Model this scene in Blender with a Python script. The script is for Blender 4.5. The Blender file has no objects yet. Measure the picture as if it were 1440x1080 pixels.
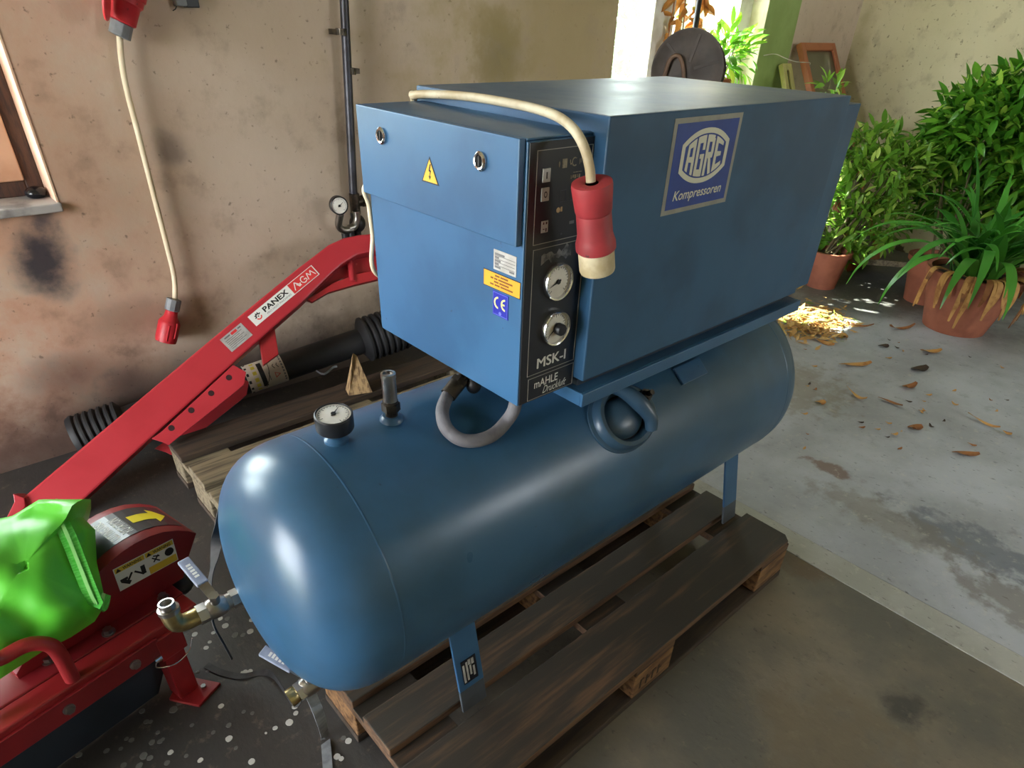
import bpy, bmesh, math, random
from mathutils import Vector, Matrix, Euler
random.seed(7)
C = bpy.context.scene.collection
V = Vector
PI = math.pi

# ------------------------------------------------------------------ camera, world, sun, exposure
CAM = V((-0.32361, -0.48059, 1.32058)); YAW, PITCH, ROLL, FPX = 0.817619, -0.602870, 0.041813, 912.24
SX, SY = 4.685, 109.74
fw = V((math.cos(YAW)*math.cos(PITCH), math.sin(YAW)*math.cos(PITCH), math.sin(PITCH)))
r0 = fw.cross(V((0, 0, 1))).normalized(); u0 = r0.cross(fw)
RT = r0*math.cos(ROLL)+u0*math.sin(ROLL); UP = u0*math.cos(ROLL)-r0*math.sin(ROLL)
cd = bpy.data.cameras.new('camera'); cam = bpy.data.objects.new('camera', cd); C.objects.link(cam)
mw = Matrix((RT, UP, -fw)).transposed().to_4x4(); mw.translation = CAM; cam.matrix_world = mw
cd.sensor_fit = 'HORIZONTAL'; cd.sensor_width = 36.0; cd.lens = FPX/1440*36.0
cd.shift_x = -SX/1440; cd.shift_y = SY/1440; cd.clip_start = 0.02; cd.clip_end = 200
bpy.context.scene.camera = cam

sc = bpy.context.scene
sc.view_settings.view_transform = 'Standard'; sc.view_settings.look = 'None'
sc.view_settings.gamma = 1.0; sc.view_settings.use_curve_mapping = False
sc.view_settings.exposure = 1.15
w = bpy.data.worlds.new('sky'); sc.world = w; w.use_nodes = True
bg = w.node_tree.nodes['Background']; bg.inputs[0].default_value = (0.92, 0.96, 1.0, 1); bg.inputs[1].default_value = 10.5
SUN_DIR = V((0.38, -1.0, -1.2)).normalized()
sd = bpy.data.lights.new('sun', 'SUN'); sd.energy = 22.0; sd.angle = math.radians(0.6); sd.color = (1.0, 0.93, 0.80)
so = bpy.data.objects.new('sun', sd); C.objects.link(so); so.location = (0, 6, 8)
so.rotation_euler = SUN_DIR.to_track_quat('-Z', 'Y').to_euler()

def portal(name, loc, to, sx, sy):
    d = bpy.data.lights.new(name, 'AREA'); d.shape = 'RECTANGLE'; d.size = sx; d.size_y = sy
    d.cycles.is_portal = True
    o = bpy.data.objects.new(name, d); C.objects.link(o); o.location = loc
    o.rotation_euler = V(to).to_track_quat('-Z', 'Z').to_euler(); return o
portal('portal_back_window', (3.145, 2.36, 1.65), (0, -1, 0), 1.32, 1.42)
portal('portal_small_window', (-0.75, 2.36, 1.38), (0, -1, 0), 1.56, 1.18)
portal('portal_fill_opening', (3.1, -3.85, 1.9), (0, 1, 0), 1.2, 0.8)  # sky through the fill opening added in the right wall
portal('portal_doorway', (-3.45, 0.55, 1.2), (1, 0, 0), 1.6, 2.4)

# ------------------------------------------------------------------ helpers
def ray(px, py):
    return (fw + RT*((px-720-SX)/FPX) - UP*((py-540-SY)/FPX))
def at(px, py, axis, val):
    d = ray(px, py); t = (val-CAM[axis])/d[axis]; return CAM+d*t
def onp(px, py, P0, n):
    d = ray(px, py); t = ((V(P0)-CAM).dot(n))/d.dot(n); return CAM+d*t

def lin(c):
    out = []
    for v in c[:3]:
        v = v/255.0
        out.append(v/12.92 if v <= 0.04045 else ((v+0.055)/1.055)**2.4)
    return (*out, 1.0)

class NT:
    def __init__(s, m):
        s.m = m; m.use_nodes = True; s.t = m.node_tree; s.b = s.t.nodes['Principled BSDF']; s.out = s.t.nodes['Material Output']
    def n(s, kind, **kw):
        nd = s.t.nodes.new('ShaderNode'+kind)
        for k, v in kw.items(): setattr(nd, k, v)
        return nd
    def set(s, sock, v):
        if hasattr(v, 'is_linked') or isinstance(v, bpy.types.NodeSocket): s.t.links.new(v, sock)
        else: sock.default_value = v
    def math(s, op, a, b=0.0, clamp=False):
        nd = s.n('Math', operation=op, use_clamp=clamp); s.set(nd.inputs[0], a); s.set(nd.inputs[1], b); return nd.outputs[0]
    def noise(s, vec, scale, detail=4, rough=0.55, dist=0.0):
        nd = s.n('TexNoise'); s.set(nd.inputs['Vector'], vec); nd.inputs['Scale'].default_value = scale
        nd.inputs['Detail'].default_value = detail; nd.inputs['Roughness'].default_value = rough; nd.inputs['Distortion'].default_value = dist
        return nd.outputs['Fac']
    def ramp(s, f, lo, hi):
        nd = s.n('MapRange', interpolation_type='SMOOTHSTEP'); s.set(nd.inputs['Value'], f)
        nd.inputs['From Min'].default_value = lo; nd.inputs['From Max'].default_value = hi; return nd.outputs[0]
    def mix(s, f, a, b):
        nd = s.n('Mix', data_type='RGBA'); s.set(nd.inputs[0], f)
        s.set(nd.inputs[6], a); s.set(nd.inputs[7], b); return nd.outputs[2]
    def scalev(s, vec, sc_):
        nd = s.n('Mapping'); s.set(nd.inputs['Vector'], vec); nd.inputs['Scale'].default_value = sc_; return nd.outputs[0]
    def bump(s, h, strength, dist=0.002):
        nd = s.n('Bump'); nd.inputs['Strength'].default_value = strength; nd.inputs['Distance'].default_value = dist
        s.set(nd.inputs['Height'], h); s.t.links.new(nd.outputs[0], s.b.inputs['Normal'])
    def objc(s): return s.n('TexCoord').outputs['Object']
    def pos(s): return s.n('NewGeometry').outputs['Position']

MATS = {}
def M(name, c1, c2=None, scale=8, rough=0.5, rvar=0.0, metal=0.0, bump=0.0, bscale=80, lo=0.4, hi=0.65, detail=5,
      stretch=None, top=None, specks=None, coat=0.0, spec=0.5):
    if name in MATS: return MATS[name]
    m = bpy.data.materials.new(name); s = NT(m); b = s.b
    vec = s.objc()
    if stretch: vec = s.scalev(vec, stretch)
    col = lin(c1)
    if c2:
        f = s.ramp(s.noise(vec, scale, detail), lo, hi); col = s.mix(f, lin(c1), lin(c2))
    if specks:
        f = s.ramp(s.noise(vec, specks[1], 3), specks[2], specks[2]+0.06); col = s.mix(f, col, lin(specks[0]))
    if top:
        nz = s.n('SeparateXYZ'); s.set(nz.inputs[0], s.n('NewGeometry').outputs['True Normal'])
        f = s.ramp(nz.outputs[2], 0.6, 0.9)
        f2 = s.ramp(s.noise(vec, top[1], 5), top[2], top[3]); f = s.math('MULTIPLY', f, f2)
        col = s.mix(f, col, lin(top[0]))
    s.set(b.inputs['Base Color'], col)
    if rvar: s.set(b.inputs['Roughness'], s.math('MULTIPLY_ADD', s.noise(vec, scale*1.7, 4), rvar) if False else s.math('ADD', s.math('MULTIPLY', s.noise(vec, scale*1.7, 4), rvar), rough-rvar*0.5))
    else: b.inputs['Roughness'].default_value = rough
    b.inputs['Metallic'].default_value = metal; b.inputs['Coat Weight'].default_value = coat
    b.inputs['Specular IOR Level'].default_value = spec
    if bump: s.bump(s.noise(vec, bscale, 4), bump)
    MATS[name] = m; return m

# ---- geometry: (verts, faces) pairs
def join(*gs):
    vs, fs = [], []
    for g in gs:
        o = len(vs); vs += list(g[0]); fs += [tuple(i+o for i in f) for f in g[1]]
    return vs, fs
def xf(g, m): return [m @ V(v) for v in g[0]], g[1]
def box(x0, x1, y0, y1, z0, z1):
    v = [V((x, y, z)) for x in (x0, x1) for y in (y0, y1) for z in (z0, z1)]
    return v, [(0, 1, 3, 2), (4, 6, 7, 5), (0, 4, 5, 1), (2, 3, 7, 6), (0, 2, 6, 4), (1, 5, 7, 3)]
def basis(ax):
    ax = V(ax).normalized(); h = V((0, 0, 1)) if abs(ax.z) < 0.9 else V((1, 0, 0))
    a = h.cross(ax).normalized(); return a, ax.cross(a)
def lathe(prof, p0, ax, n=28, flat=False):
    """prof: list of (radius, t along axis)."""
    p0 = V(p0); ax = V(ax).normalized(); a, b = basis(ax); vs, fs = [], []
    rings = []
    for r, t in prof:
        if r < 1e-6: vs.append(p0+ax*t); rings.append([len(vs)-1])
        else:
            rings.append(list(range(len(vs), len(vs)+n)))
            for k in range(n):
                q = 2*PI*k/n; vs.append(p0+ax*t+a*(r*math.cos(q))+b*(r*math.sin(q)))
    for A, B in zip(rings, rings[1:]):
        for k in range(n):
            l = (k+1) % n
            if len(A) == 1 and len(B) == 1: continue
            if len(A) == 1: fs.append((A[0], B[l], B[k])) if False else fs.append((A[0], B[k], B[l]))
            elif len(B) == 1: fs.append((A[k], B[0], A[l]))
            else: fs.append((A[k], B[k], B[l], A[l]))
    return vs, fs
def cyl(p0, p1, r, r1=None, n=20):
    p0 = V(p0); p1 = V(p1); L = (p1-p0).length; r1 = r if r1 is None else r1
    return lathe([(0, 0), (r, 0), (r1, L), (0, L)], p0, p1-p0, n)
def hexnut(p0, p1, r): return cyl(p0, p1, r, n=6)
def smooth_path(pts, k=6):
    pts = [V(p) for p in pts]; out = []
    P = [pts[0]*2-pts[1]]+pts+[pts[-1]*2-pts[-2]]
    for i in range(1, len(P)-2):
        for j in range(k):
            t = j/k; a, b, c, d = P[i-1], P[i], P[i+1], P[i+2]
            out.append(0.5*((2*b)+(c-a)*t+(2*a-5*b+4*c-d)*t*t+(3*b-a-3*c+d)*t**3))
    out.append(pts[-1]); return out
def tube(pts, r, n=10, k=6, closed_caps=True):
    P = smooth_path(pts, k) if k else [V(p) for p in pts]; vs, fs = [], []
    t = (P[1]-P[0]).normalized(); a, b = basis(t)
    for i, p in enumerate(P):
        t2 = (P[min(i+1, len(P)-1)]-P[max(i-1, 0)]).normalized()
        a = (a-t2*a.dot(t2)).normalized(); b = t2.cross(a)
        rr = r(i/(len(P)-1)) if callable(r) else r
        for q in range(n):
            g = 2*PI*q/n; vs.append(p+a*(rr*math.cos(g))+b*(rr*math.sin(g)))
    for i in range(len(P)-1):
        for q in range(n):
            l = (q+1) % n; fs.append((i*n+q, i*n+l, i*n+n+l, i*n+n+q))
    if closed_caps:
        fs.append(tuple(range(n))[::-1]); fs.append(tuple(range((len(P)-1)*n, len(P)*n)))
    return vs, fs
def ribbon(pts, wdir, width, thick=0.0008, k=6):
    P = smooth_path(pts, k); vs, fs = [], []
    for i, p in enumerate(P):
        t = (P[min(i+1, len(P)-1)]-P[max(i-1, 0)]).normalized()
        wd = wdir(i/(len(P)-1)) if callable(wdir) else V(wdir)
        s = (wd-t*wd.dot(t)).normalized(); nn = t.cross(s)
        wv = width(i/(len(P)-1)) if callable(width) else width
        for a, b in ((-1, -1), (1, -1), (1, 1), (-1, 1)): vs.append(p+s*(a*wv/2)+nn*(b*thick/2))
    for i in range(len(P)-1):
        for q in range(4): l = (q+1) % 4; fs.append((i*4+q, i*4+l, i*4+4+l, i*4+4+q))
    m = len(P)-1; fs += [(3, 2, 1, 0), (m*4, m*4+1, m*4+2, m*4+3)]
    return vs, fs
def prism(pts, vec):
    pts = [V(p) for p in pts]; n = len(pts); vec = V(vec)
    fs = [tuple(range(n)), tuple(range(2*n-1, n-1, -1))]+[(i, i+n, (i+1) % n+n, (i+1) % n) for i in range(n)]
    return pts+[p+vec for p in pts], fs
def ellipsoid(c, rx, ry, rz, n=20, mrings=10):
    g = lathe([(math.sin(PI*i/mrings), -math.cos(PI*i/mrings)) for i in range(mrings+1)], (0, 0, 0), (0, 0, 1), n)
    return [V((c[0]+v.x*rx, c[1]+v.y*ry, c[2]+v.z*rz)) for v in g[0]], g[1]
def frame(o, x, y):
    x = V(x).normalized(); y = V(y); y = (y-x*y.dot(x)).normalized(); z = x.cross(y)
    m = Matrix((x, y, z)).transposed().to_4x4(); m.translation = V(o); return m
def poly2(m, pts, th=0.0006, z0=0.0):
    """flat print polygon in frame m with its own thickness"""
    return prism([m @ V((x, y, z0)) for x, y in pts], (m.to_3x3() @ V((0, 0, 1)))*th)
def rect2(m, x0, x1, y0, y1, th=0.0006, z0=0.0): return poly2(m, [(x0, y0), (x1, y0), (x1, y1), (x0, y1)], th, z0)
def circ2(cx, cy, r, n=20, a0=0, a1=2*PI, ry=None):
    ry = r if ry is None else ry
    return [(cx+r*math.cos(a0+(a1-a0)*i/n), cy+ry*math.sin(a0+(a1-a0)*i/n)) for i in range(n)]
def arcband(m, cx, cy, r0_, r1_, a0, a1, n=14, th=0.0006, z0=0.0):
    out = []
    for i in range(n):
        p, q = a0+(a1-a0)*i/n, a0+(a1-a0)*(i+1)/n
        out.append(poly2(m, [(cx+r0_*math.cos(p), cy+r0_*math.sin(p)), (cx+r1_*math.cos(p), cy+r1_*math.sin(p)), (cx+r1_*math.cos(q), cy+r1_*math.sin(q)), (cx+r0_*math.cos(q), cy+r0_*math.sin(q))], th, z0))
    return join(*out)
def outline(m, x0, x1, y0, y1, t, th=0.0006, z0=0.0):
    return join(rect2(m, x0, x1, y0, y0+t, th, z0), rect2(m, x0, x1, y1-t, y1, th, z0), rect2(m, x0, x0+t, y0+t, y1-t, th, z0), rect2(m, x1-t, x1, y0+t, y1-t, th, z0))
def text(s, m, x0, y0, wd, ht, bold=0.0, shear=0.0, z0=0.0007, space=1.0):
    """lettering fitted into the box (x0,y0,wd,ht) of frame m"""
    cu = bpy.data.curves.new('t', 'FONT'); cu.body = s; cu.size = 1; cu.offset = bold; cu.shear = shear; cu.resolution_u = 3; cu.space_character = space
    o = bpy.data.objects.new('t', cu); C.objects.link(o); bpy.context.view_layer.update()
    me = o.evaluated_get(bpy.context.evaluated_depsgraph_get()).to_mesh()
    vs = [v.co.copy() for v in me.vertices]; fs = [tuple(p.vertices) for p in me.polygons]
    bpy.data.objects.remove(o); bpy.data.curves.remove(cu)
    X0 = min(v.x for v in vs); X1 = max(v.x for v in vs); Y0 = min(v.y for v in vs); Y1 = max(v.y for v in vs)
    return [m @ V((x0+(v.x-X0)/(X1-X0)*wd, y0+(v.y-Y0)/(Y1-Y0)*ht, z0)) for v in vs], fs

WL = {}
def build_mesh(name, g, mat, smooth, bevel, segs=2):
    vs, fs = g; bm = bmesh.new()
    bv = [bm.verts.new(v) for v in vs]
    for f in fs:
        try: bm.faces.new([bv[i] for i in f])
        except ValueError: pass
    bmesh.ops.recalc_face_normals(bm, faces=bm.faces)
    if bevel:
        ed = [e for e in bm.edges if len(e.link_faces) == 2 and e.calc_face_angle(0) > 0.5]
        bmesh.ops.bevel(bm, geom=ed, offset=bevel, segments=segs, affect='EDGES', profile=0.5, clamp_overlap=True)
    if smooth:
        for f in bm.faces: f.smooth = True
        for e in bm.edges:
            if len(e.link_faces) == 2 and e.calc_face_angle(0) > 0.7: e.smooth = False
    me = bpy.data.meshes.new(name); bm.to_mesh(me); bm.free()
    if mat: me.materials.append(mat)
    return me
def part(name, g, mat, parent=None, smooth=False, bevel=0.0, label=None, kind=None, segs=2):
    """one mesh object from world-space geometry, origin at its centre"""
    vs = g[0]
    lo = V((min(v[i] for v in vs) for i in range(3))); hi = V((max(v[i] for v in vs) for i in range(3)))
    c = (lo+hi)/2
    me = build_mesh(name, ([V(v)-c for v in vs], g[1]), mat, smooth, bevel, segs)
    o = bpy.data.objects.new(name, me); C.objects.link(o)
    if parent: o.parent = parent; o.location = c-WL[parent.name]
    else: o.location = c
    WL[o.name] = c
    if label: o['label'] = label
    if kind: o['kind'] = kind
    return o
def tag(o, label, cat, group=None):
    o['label'] = label; o['category'] = cat
    if group: o['group'] = group
    return o
def thing(name, label, cat, loc, group=None):
    o = bpy.data.objects.new(name, None); C.objects.link(o); o.location = loc; o.empty_display_size = 0.1
    WL[o.name] = V(loc); return tag(o, label, cat, group)
def put(name, me, parent, loc, rot=None, scale=1.0):
    """a copy of a shared mesh as a part"""
    o = bpy.data.objects.new(name, me); C.objects.link(o)
    if parent: o.parent = parent; o.location = V(loc)-WL[parent.name]
    else: o.location = loc
    if rot: o.rotation_euler = rot
    o.scale = (scale,)*3 if not hasattr(scale, '__len__') else scale
    WL[o.name] = V(loc); return o
def structure(name, g, mat, parent=None, bevel=0.0, smooth=False):
    o = part(name, g, mat, parent, smooth, bevel)
    if not parent: o['kind'] = 'structure'
    return o

# ------------------------------------------------------------------ materials
BLUE = M('blue_paint', (54, 98, 138), (46, 86, 124), scale=5, rough=0.36, rvar=0.16, bump=0.02, bscale=40, specks=((46, 72, 104), 60, 0.72))
BLUE_TANK = M('blue_tank_paint', (52, 92, 126), (46, 80, 106), scale=4, rough=0.32, rvar=0.2, bump=0.03, bscale=25, specks=((44, 66, 88), 60, 0.72))
BLUE_DARK = M('blue_hatch_paint', (52, 80, 102), (46, 70, 90), scale=9, rough=0.35, bump=0.05, bscale=60)
BLUE_TOP = M('dusty_blue_paint', (50, 90, 126), (44, 78, 110), scale=5, rough=0.42, rvar=0.2, bump=0.02, bscale=30, top=((112, 126, 142), 4, 0.30, 0.62), spec=0.35)
BLACK = M('panel_black', (20, 22, 30), (26, 28, 36), scale=10, rough=0.35)
BLACKP = M('black_plastic', (22, 22, 25), (30, 30, 34), scale=14, rough=0.45)
RUBBER = M('black_rubber', (26, 27, 30), (34, 34, 36), scale=14, rough=0.6)
CHROME = M('chrome', (225, 225, 225), rough=0.16, metal=1.0)
STEEL = M('steel', (175, 172, 168), (150, 145, 138), scale=20, rough=0.32, metal=1.0)
BRASS = M('brass', (184, 168, 120), (150, 134, 96), scale=25, rough=0.34, metal=1.0)
DIRTSTEEL = M('greasy_steel', (92, 84, 74), (58, 52, 46), scale=30, rough=0.45, metal=0.8)
WHITE = M('print_white', (226, 226, 220), rough=0.6)
DIAL = M('dial_white', (232, 230, 222), (218, 214, 204), scale=20, rough=0.45)
INK = M('print_black', (22, 22, 24), rough=0.6)
GREYINK = M('print_grey', (110, 110, 112), rough=0.6)
PANELGREY = M('print_panel_grey', (176, 176, 172), rough=0.55)
SILVER = M('silver_print', (150, 150, 142), (138, 138, 130), scale=30, rough=0.45)
LOGOBLUE = M('logo_blue', (28, 64, 150), (26, 58, 138), scale=20, rough=0.4)
LOGOWHITE = M('logo_cream', (214, 214, 196), rough=0.5)
YELLOW = M('sign_yellow', (240, 178, 50), rough=0.5)
ORANGE = M('sticker_orange', (244, 166, 46), (238, 158, 44), scale=20, rough=0.45)
CEBLUE = M('sticker_blue', (36, 42, 160), rough=0.4)
CEYEL = M('sticker_pale_yellow', (240, 236, 150), rough=0.5)
PLATE = M('aluminium_plate', (196, 196, 194), (178, 176, 172), scale=40, rough=0.4, metal=0.4)
RED = M('red_paint', (182, 48, 58), (172, 42, 52), scale=6, rough=0.36, rvar=0.1, specks=((150, 30, 38), 40, 0.74))
REDDK = M('dark_red_paint', (176, 42, 48), (158, 38, 42), scale=8, rough=0.35, rvar=0.1)
REDM = M('machine_red_dimmed', (158, 40, 44), (146, 36, 40), scale=8, rough=0.35, rvar=0.1)  # red set darker to carry the dim light on the machine
REDPL = M('red_plastic', (196, 40, 50), (176, 36, 46), scale=14, rough=0.45, specks=((120, 34, 38), 60, 0.66))
REDPLDUSTY = M('red_plastic_dusty', (166, 52, 58), (146, 48, 54), scale=20, rough=0.55, specks=((92, 42, 44), 70, 0.66))
CREAMPL = M('cream_plastic_dirty', (222, 210, 178), (190, 172, 134), scale=22, rough=0.55, specks=((110, 88, 62), 60, 0.66))
CABLE = M('cable_cream', (202, 190, 162), (176, 158, 124), scale=18, rough=0.55, specks=((110, 86, 58), 70, 0.68))
CABLEW = M('cable_white', (236, 220, 190), (226, 206, 172), scale=10, rough=0.5)
GREYPL = M('grey_plastic', (126, 130, 134), (110, 114, 118), scale=20, rough=0.45)
HOSE = M('grey_hose', (112, 110, 114), (96, 94, 98), scale=30, rough=0.7, bump=0.3, bscale=300)
GREEN = M('green_tarpaulin', (96, 200, 56), (84, 188, 50), scale=7, rough=0.38, rvar=0.1, bump=0.06, bscale=50)
GREENZIP = M('green_zip_tape', (66, 184, 52), (96, 206, 84), scale=60, rough=0.5, stretch=(1, 1, 8))
NAVY = M('navy_sheet', (40, 48, 60), (34, 40, 50), scale=5, rough=0.6)
STRAPB = M('black_strap', (34, 34, 36), (48, 48, 50), scale=40, rough=0.6)
STRAPG = M('grey_strap', (140, 146, 152), (116, 120, 126), scale=40, rough=0.5)
WOODDK = M('oily_wood', (104, 76, 52), (72, 52, 38), scale=5, rough=0.7, stretch=(1.2, 14, 14), bump=0.25, bscale=30, top=((48, 42, 34), 3, 0.22, 0.55))
WOODBL = M('oily_block_wood', (140, 104, 66), (88, 60, 38), scale=6, rough=0.75, stretch=(2, 12, 12), bump=0.25, bscale=30)
WOODGY = M('weathered_wood', (134, 122, 98), (92, 82, 66), scale=5, rough=0.8, stretch=(1.0, 16, 16), bump=0.3, bscale=30)
WOODBK = M('dark_wood', (74, 60, 48), (52, 44, 38), scale=5, rough=0.8, stretch=(1.0, 14, 14), bump=0.3, bscale=30)  # darker wood for the base boards and the rear plank
PIPE = M('wall_pipe_steel', (74, 74, 82), (56, 54, 58), scale=14, rough=0.4, metal=0.5)
TERRA = M('terracotta', (172, 106, 82), (152, 92, 72), scale=9, rough=0.75, bump=0.1, bscale=60)
SOIL = M('potting_soil', (58, 46, 36), (40, 32, 26), scale=40, rough=0.9, bump=0.6, bscale=80)
STRAW = M('dry_leaf', (196, 150, 86), (150, 100, 52), scale=14, rough=0.7)
BROWNLEAF = M('brown_leaf', (150, 98, 54), (104, 66, 38), scale=14, rough=0.7)
DARKLEAF = M('dark_dead_leaf', (66, 50, 38), (44, 34, 28), scale=14, rough=0.75)
STEM = M('plant_stem', (92, 86, 52), (74, 66, 44), scale=20, rough=0.7)
PAINTSPOT = M('paint_spot', (206, 206, 200), (170, 170, 166), scale=60, rough=0.7)
PAINTSPOTD = M('paint_spot_grey_dim', (112, 112, 108), (88, 88, 86), scale=60, rough=0.7)  # grey spots, and white ones dimmed for the poorly lit lower left
WFRAME = M('white_window_paint', (214, 212, 204), (188, 184, 172), scale=8, rough=0.5)
OLDFRAME = M('dark_old_frame', (86, 58, 46), (58, 42, 38), scale=7, rough=0.6, stretch=(14, 14, 2), bump=0.3, bscale=30)
PEACH = M('peach_painted_wood', (208, 166, 138), (190, 146, 118), scale=6, rough=0.5)
SASHBR = M('sash_brown', (166, 98, 62), (146, 84, 54), scale=8, rough=0.5)
SASHYE = M('sash_yellow', (196, 190, 124), (180, 172, 110), scale=8, rough=0.5)
DISC = M('old_disc_metal', (80, 70, 64), (58, 50, 46), scale=7, rough=0.6, bump=0.2, bscale=30)
LABELW = M('label_white', (214, 204, 190), (196, 184, 168), scale=10, rough=0.55)

def leaf_mat(name, c1, c2, c3, trans=0.3, rough=0.35):
    m = bpy.data.materials.new(name); s = NT(m)
    f = s.math('FRACT', s.math('ADD', s.n('ObjectInfo').outputs['Random'], s.math('MULTIPLY', s.n('NewGeometry').outputs['Random Per Island'], 1.0)))
    col = s.mix(f, lin(c1), lin(c2)); col = s.mix(s.ramp(f, 0.86, 0.95), col, lin(c3))
    s.set(s.b.inputs['Base Color'], col); s.b.inputs['Roughness'].default_value = rough
    tr = s.n('BsdfTranslucent'); s.set(tr.inputs[0], col)
    mx = s.n('MixShader'); mx.inputs[0].default_value = trans
    s.t.links.new(s.b.outputs[0], mx.inputs[1]); s.t.links.new(tr.outputs[0], mx.inputs[2]); s.t.links.new(mx.outputs[0], s.out.inputs[0])
    return m
LEAF_A = leaf_mat('bush_leaf', (62, 124, 34), (112, 172, 50), (166, 204, 80), rough=0.32)
LEAF_B = leaf_mat('light_bush_leaf', (86, 140, 44), (140, 182, 66), (190, 214, 110), rough=0.35)
LEAF_C = leaf_mat('strap_leaf', (60, 132, 48), (96, 172, 64), (130, 194, 88), trans=0.2, rough=0.3)
LEAF_D = leaf_mat('window_leaf', (96, 160, 46), (140, 190, 60), (196, 210, 80), trans=0.45)
LEAF_E = leaf_mat('vine_dead_leaf', (190, 132, 62), (146, 92, 46), (150, 160, 60), trans=0.22, rough=0.6)
LEAF_H = leaf_mat('hedge_leaf', (58, 100, 48), (84, 126, 66), (110, 146, 84), trans=0.3, rough=0.6)
def glass_mat(name, tint=(1, 1, 1, 1), gl=0.06, haze=0.0):
    m = bpy.data.materials.new(name); s = NT(m); s.t.nodes.remove(s.b)
    tr = s.n('BsdfTransparent'); tr.inputs[0].default_value = tint; g = s.n('BsdfGlossy'); g.inputs['Roughness'].default_value = 0.05
    mx = s.n('MixShader'); mx.inputs[0].default_value = gl
    s.t.links.new(tr.outputs[0], mx.inputs[1]); s.t.links.new(g.outputs[0], mx.inputs[2])
    last = mx
    if haze:
        df = s.n('BsdfTranslucent'); df.inputs[0].default_value = (0.9, 0.92, 0.9, 1)
        m2 = s.n('MixShader'); m2.inputs[0].default_value = haze
        s.t.links.new(mx.outputs[0], m2.inputs[1]); s.t.links.new(df.outputs[0], m2.inputs[2]); last = m2
    s.t.links.new(last.outputs[0], s.out.inputs[0]); return m
GLASS = glass_mat('window_glass', (0.93, 0.97, 0.95, 1), 0.05, 0.03)
SASHGLASS = glass_mat('dusty_glass', (0.75, 0.78, 0.72, 1), 0.08, 0.25)

def wall_mat(name, base, alt, warm, stains_tones, dark_z, left_dark=None):
    m = bpy.data.materials.new(name); s = NT(m); p = s.pos()
    xyz = s.n('SeparateXYZ'); s.set(xyz.inputs[0], p); X, Y, Z = xyz.outputs
    n1 = s.noise(p, 1.6, 6, 0.6); n2 = s.noise(p, 7, 6, 0.62); n3 = s.noise(p, 40, 4, 0.6)
    col = s.mix(s.ramp(n1, 0.35, 0.7), lin(base), lin(alt))
    if warm:   # reddish old distemper that shows towards the left corner of the wall
        f = s.math('MULTIPLY', s.ramp(X, warm[1], warm[2]), s.ramp(n2, 0.2, 0.6)); col = s.mix(f, col, lin(warm[0]))
    col = s.mix(s.math('MULTIPLY', s.ramp(n2, 0.52, 0.72), 0.35), col, lin((112, 94, 78)))
    col = s.mix(s.math('MULTIPLY', s.ramp(n3, 0.62, 0.71), 0.6), col, lin((84, 68, 56)))
    # colour darkens towards the floor, uneven upper border
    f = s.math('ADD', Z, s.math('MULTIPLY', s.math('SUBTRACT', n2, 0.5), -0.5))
    fz = s.math('MULTIPLY', s.ramp(f, dark_z, 0.05), 0.9)
    nd = s.n('MapRange', interpolation_type='SMOOTHSTEP'); s.set(nd.inputs['Value'], f); nd.inputs['From Min'].default_value = dark_z; nd.inputs['From Max'].default_value = 0.02
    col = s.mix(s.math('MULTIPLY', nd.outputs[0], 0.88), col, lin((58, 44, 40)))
    for (ax, sx, sz, rx, rz, c, k) in stains_tones:
        A = X if ax == 'x' else Y
        dx = s.math('DIVIDE', s.math('SUBTRACT', A, sx), rx); dz = s.math('DIVIDE', s.math('SUBTRACT', Z, sz), rz)
        d = s.math('SQRT', s.math('ADD', s.math('MULTIPLY', dx, dx), s.math('MULTIPLY', dz, dz)))
        d = s.math('ADD', d, s.math('MULTIPLY', s.math('SUBTRACT', n2, 0.5), 1.6))
        nd = s.n('MapRange', interpolation_type='SMOOTHSTEP'); s.set(nd.inputs['Value'], d); nd.inputs['From Min'].default_value = 1.0; nd.inputs['From Max'].default_value = 0.1
        col = s.mix(s.math('MULTIPLY', nd.outputs[0], k), col, lin(c))
    s.set(s.b.inputs['Base Color'], col); s.b.inputs['Roughness'].default_value = 0.85
    s.bump(s.math('ADD', n2, s.math('MULTIPLY', n3, 0.4)), 0.25, 0.006)
    return m
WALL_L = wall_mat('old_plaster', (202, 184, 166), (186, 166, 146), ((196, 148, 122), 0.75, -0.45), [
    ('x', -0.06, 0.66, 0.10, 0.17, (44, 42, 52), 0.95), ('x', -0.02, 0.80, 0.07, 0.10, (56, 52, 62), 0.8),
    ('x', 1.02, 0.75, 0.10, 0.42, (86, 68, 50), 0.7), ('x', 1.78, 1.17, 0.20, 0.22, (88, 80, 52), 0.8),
    ('x', 2.2, 1.3, 1.2, 1.4, (160, 142, 96), 0.75), ('x', 0.38, 0.93, 0.08, 0.09, (112, 96, 90), 0.7), ('x', 0.15, 0.42, 0.28, 0.10, (120, 86, 66), 0.5),  # first entry is a broad olive tint over the right part
    ('x', -0.10, 0.28, 0.16, 0.10, (92, 62, 52), 0.6), ('x', 0.05, 0.20, 0.12, 0.12, (70, 52, 48), 0.7), ('x', 0.3, 0.10, 0.6, 0.18, (50, 40, 38), 0.8)], 0.46)  # last entries deepen the darker wall foot
WALL_F = wall_mat('cream_plaster', (206, 196, 162), (194, 184, 150), None, [('y', 1.9, 1.0, 0.12, 0.9, (150, 136, 98), 0.6)], 0.05)  # far wall toned darker in a band by the corner
CEIL = M('ceiling_plaster', (196, 192, 180), (180, 174, 160), scale=3, rough=0.9)
REVEALG = M('green_reveal_paint', (150, 172, 104), (138, 158, 92), scale=5, rough=0.7)
REVEALW = M('white_reveal_paint', (226, 220, 196), (204, 196, 168), scale=5, rough=0.8, specks=((120, 112, 86), 18, 0.7))
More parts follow.
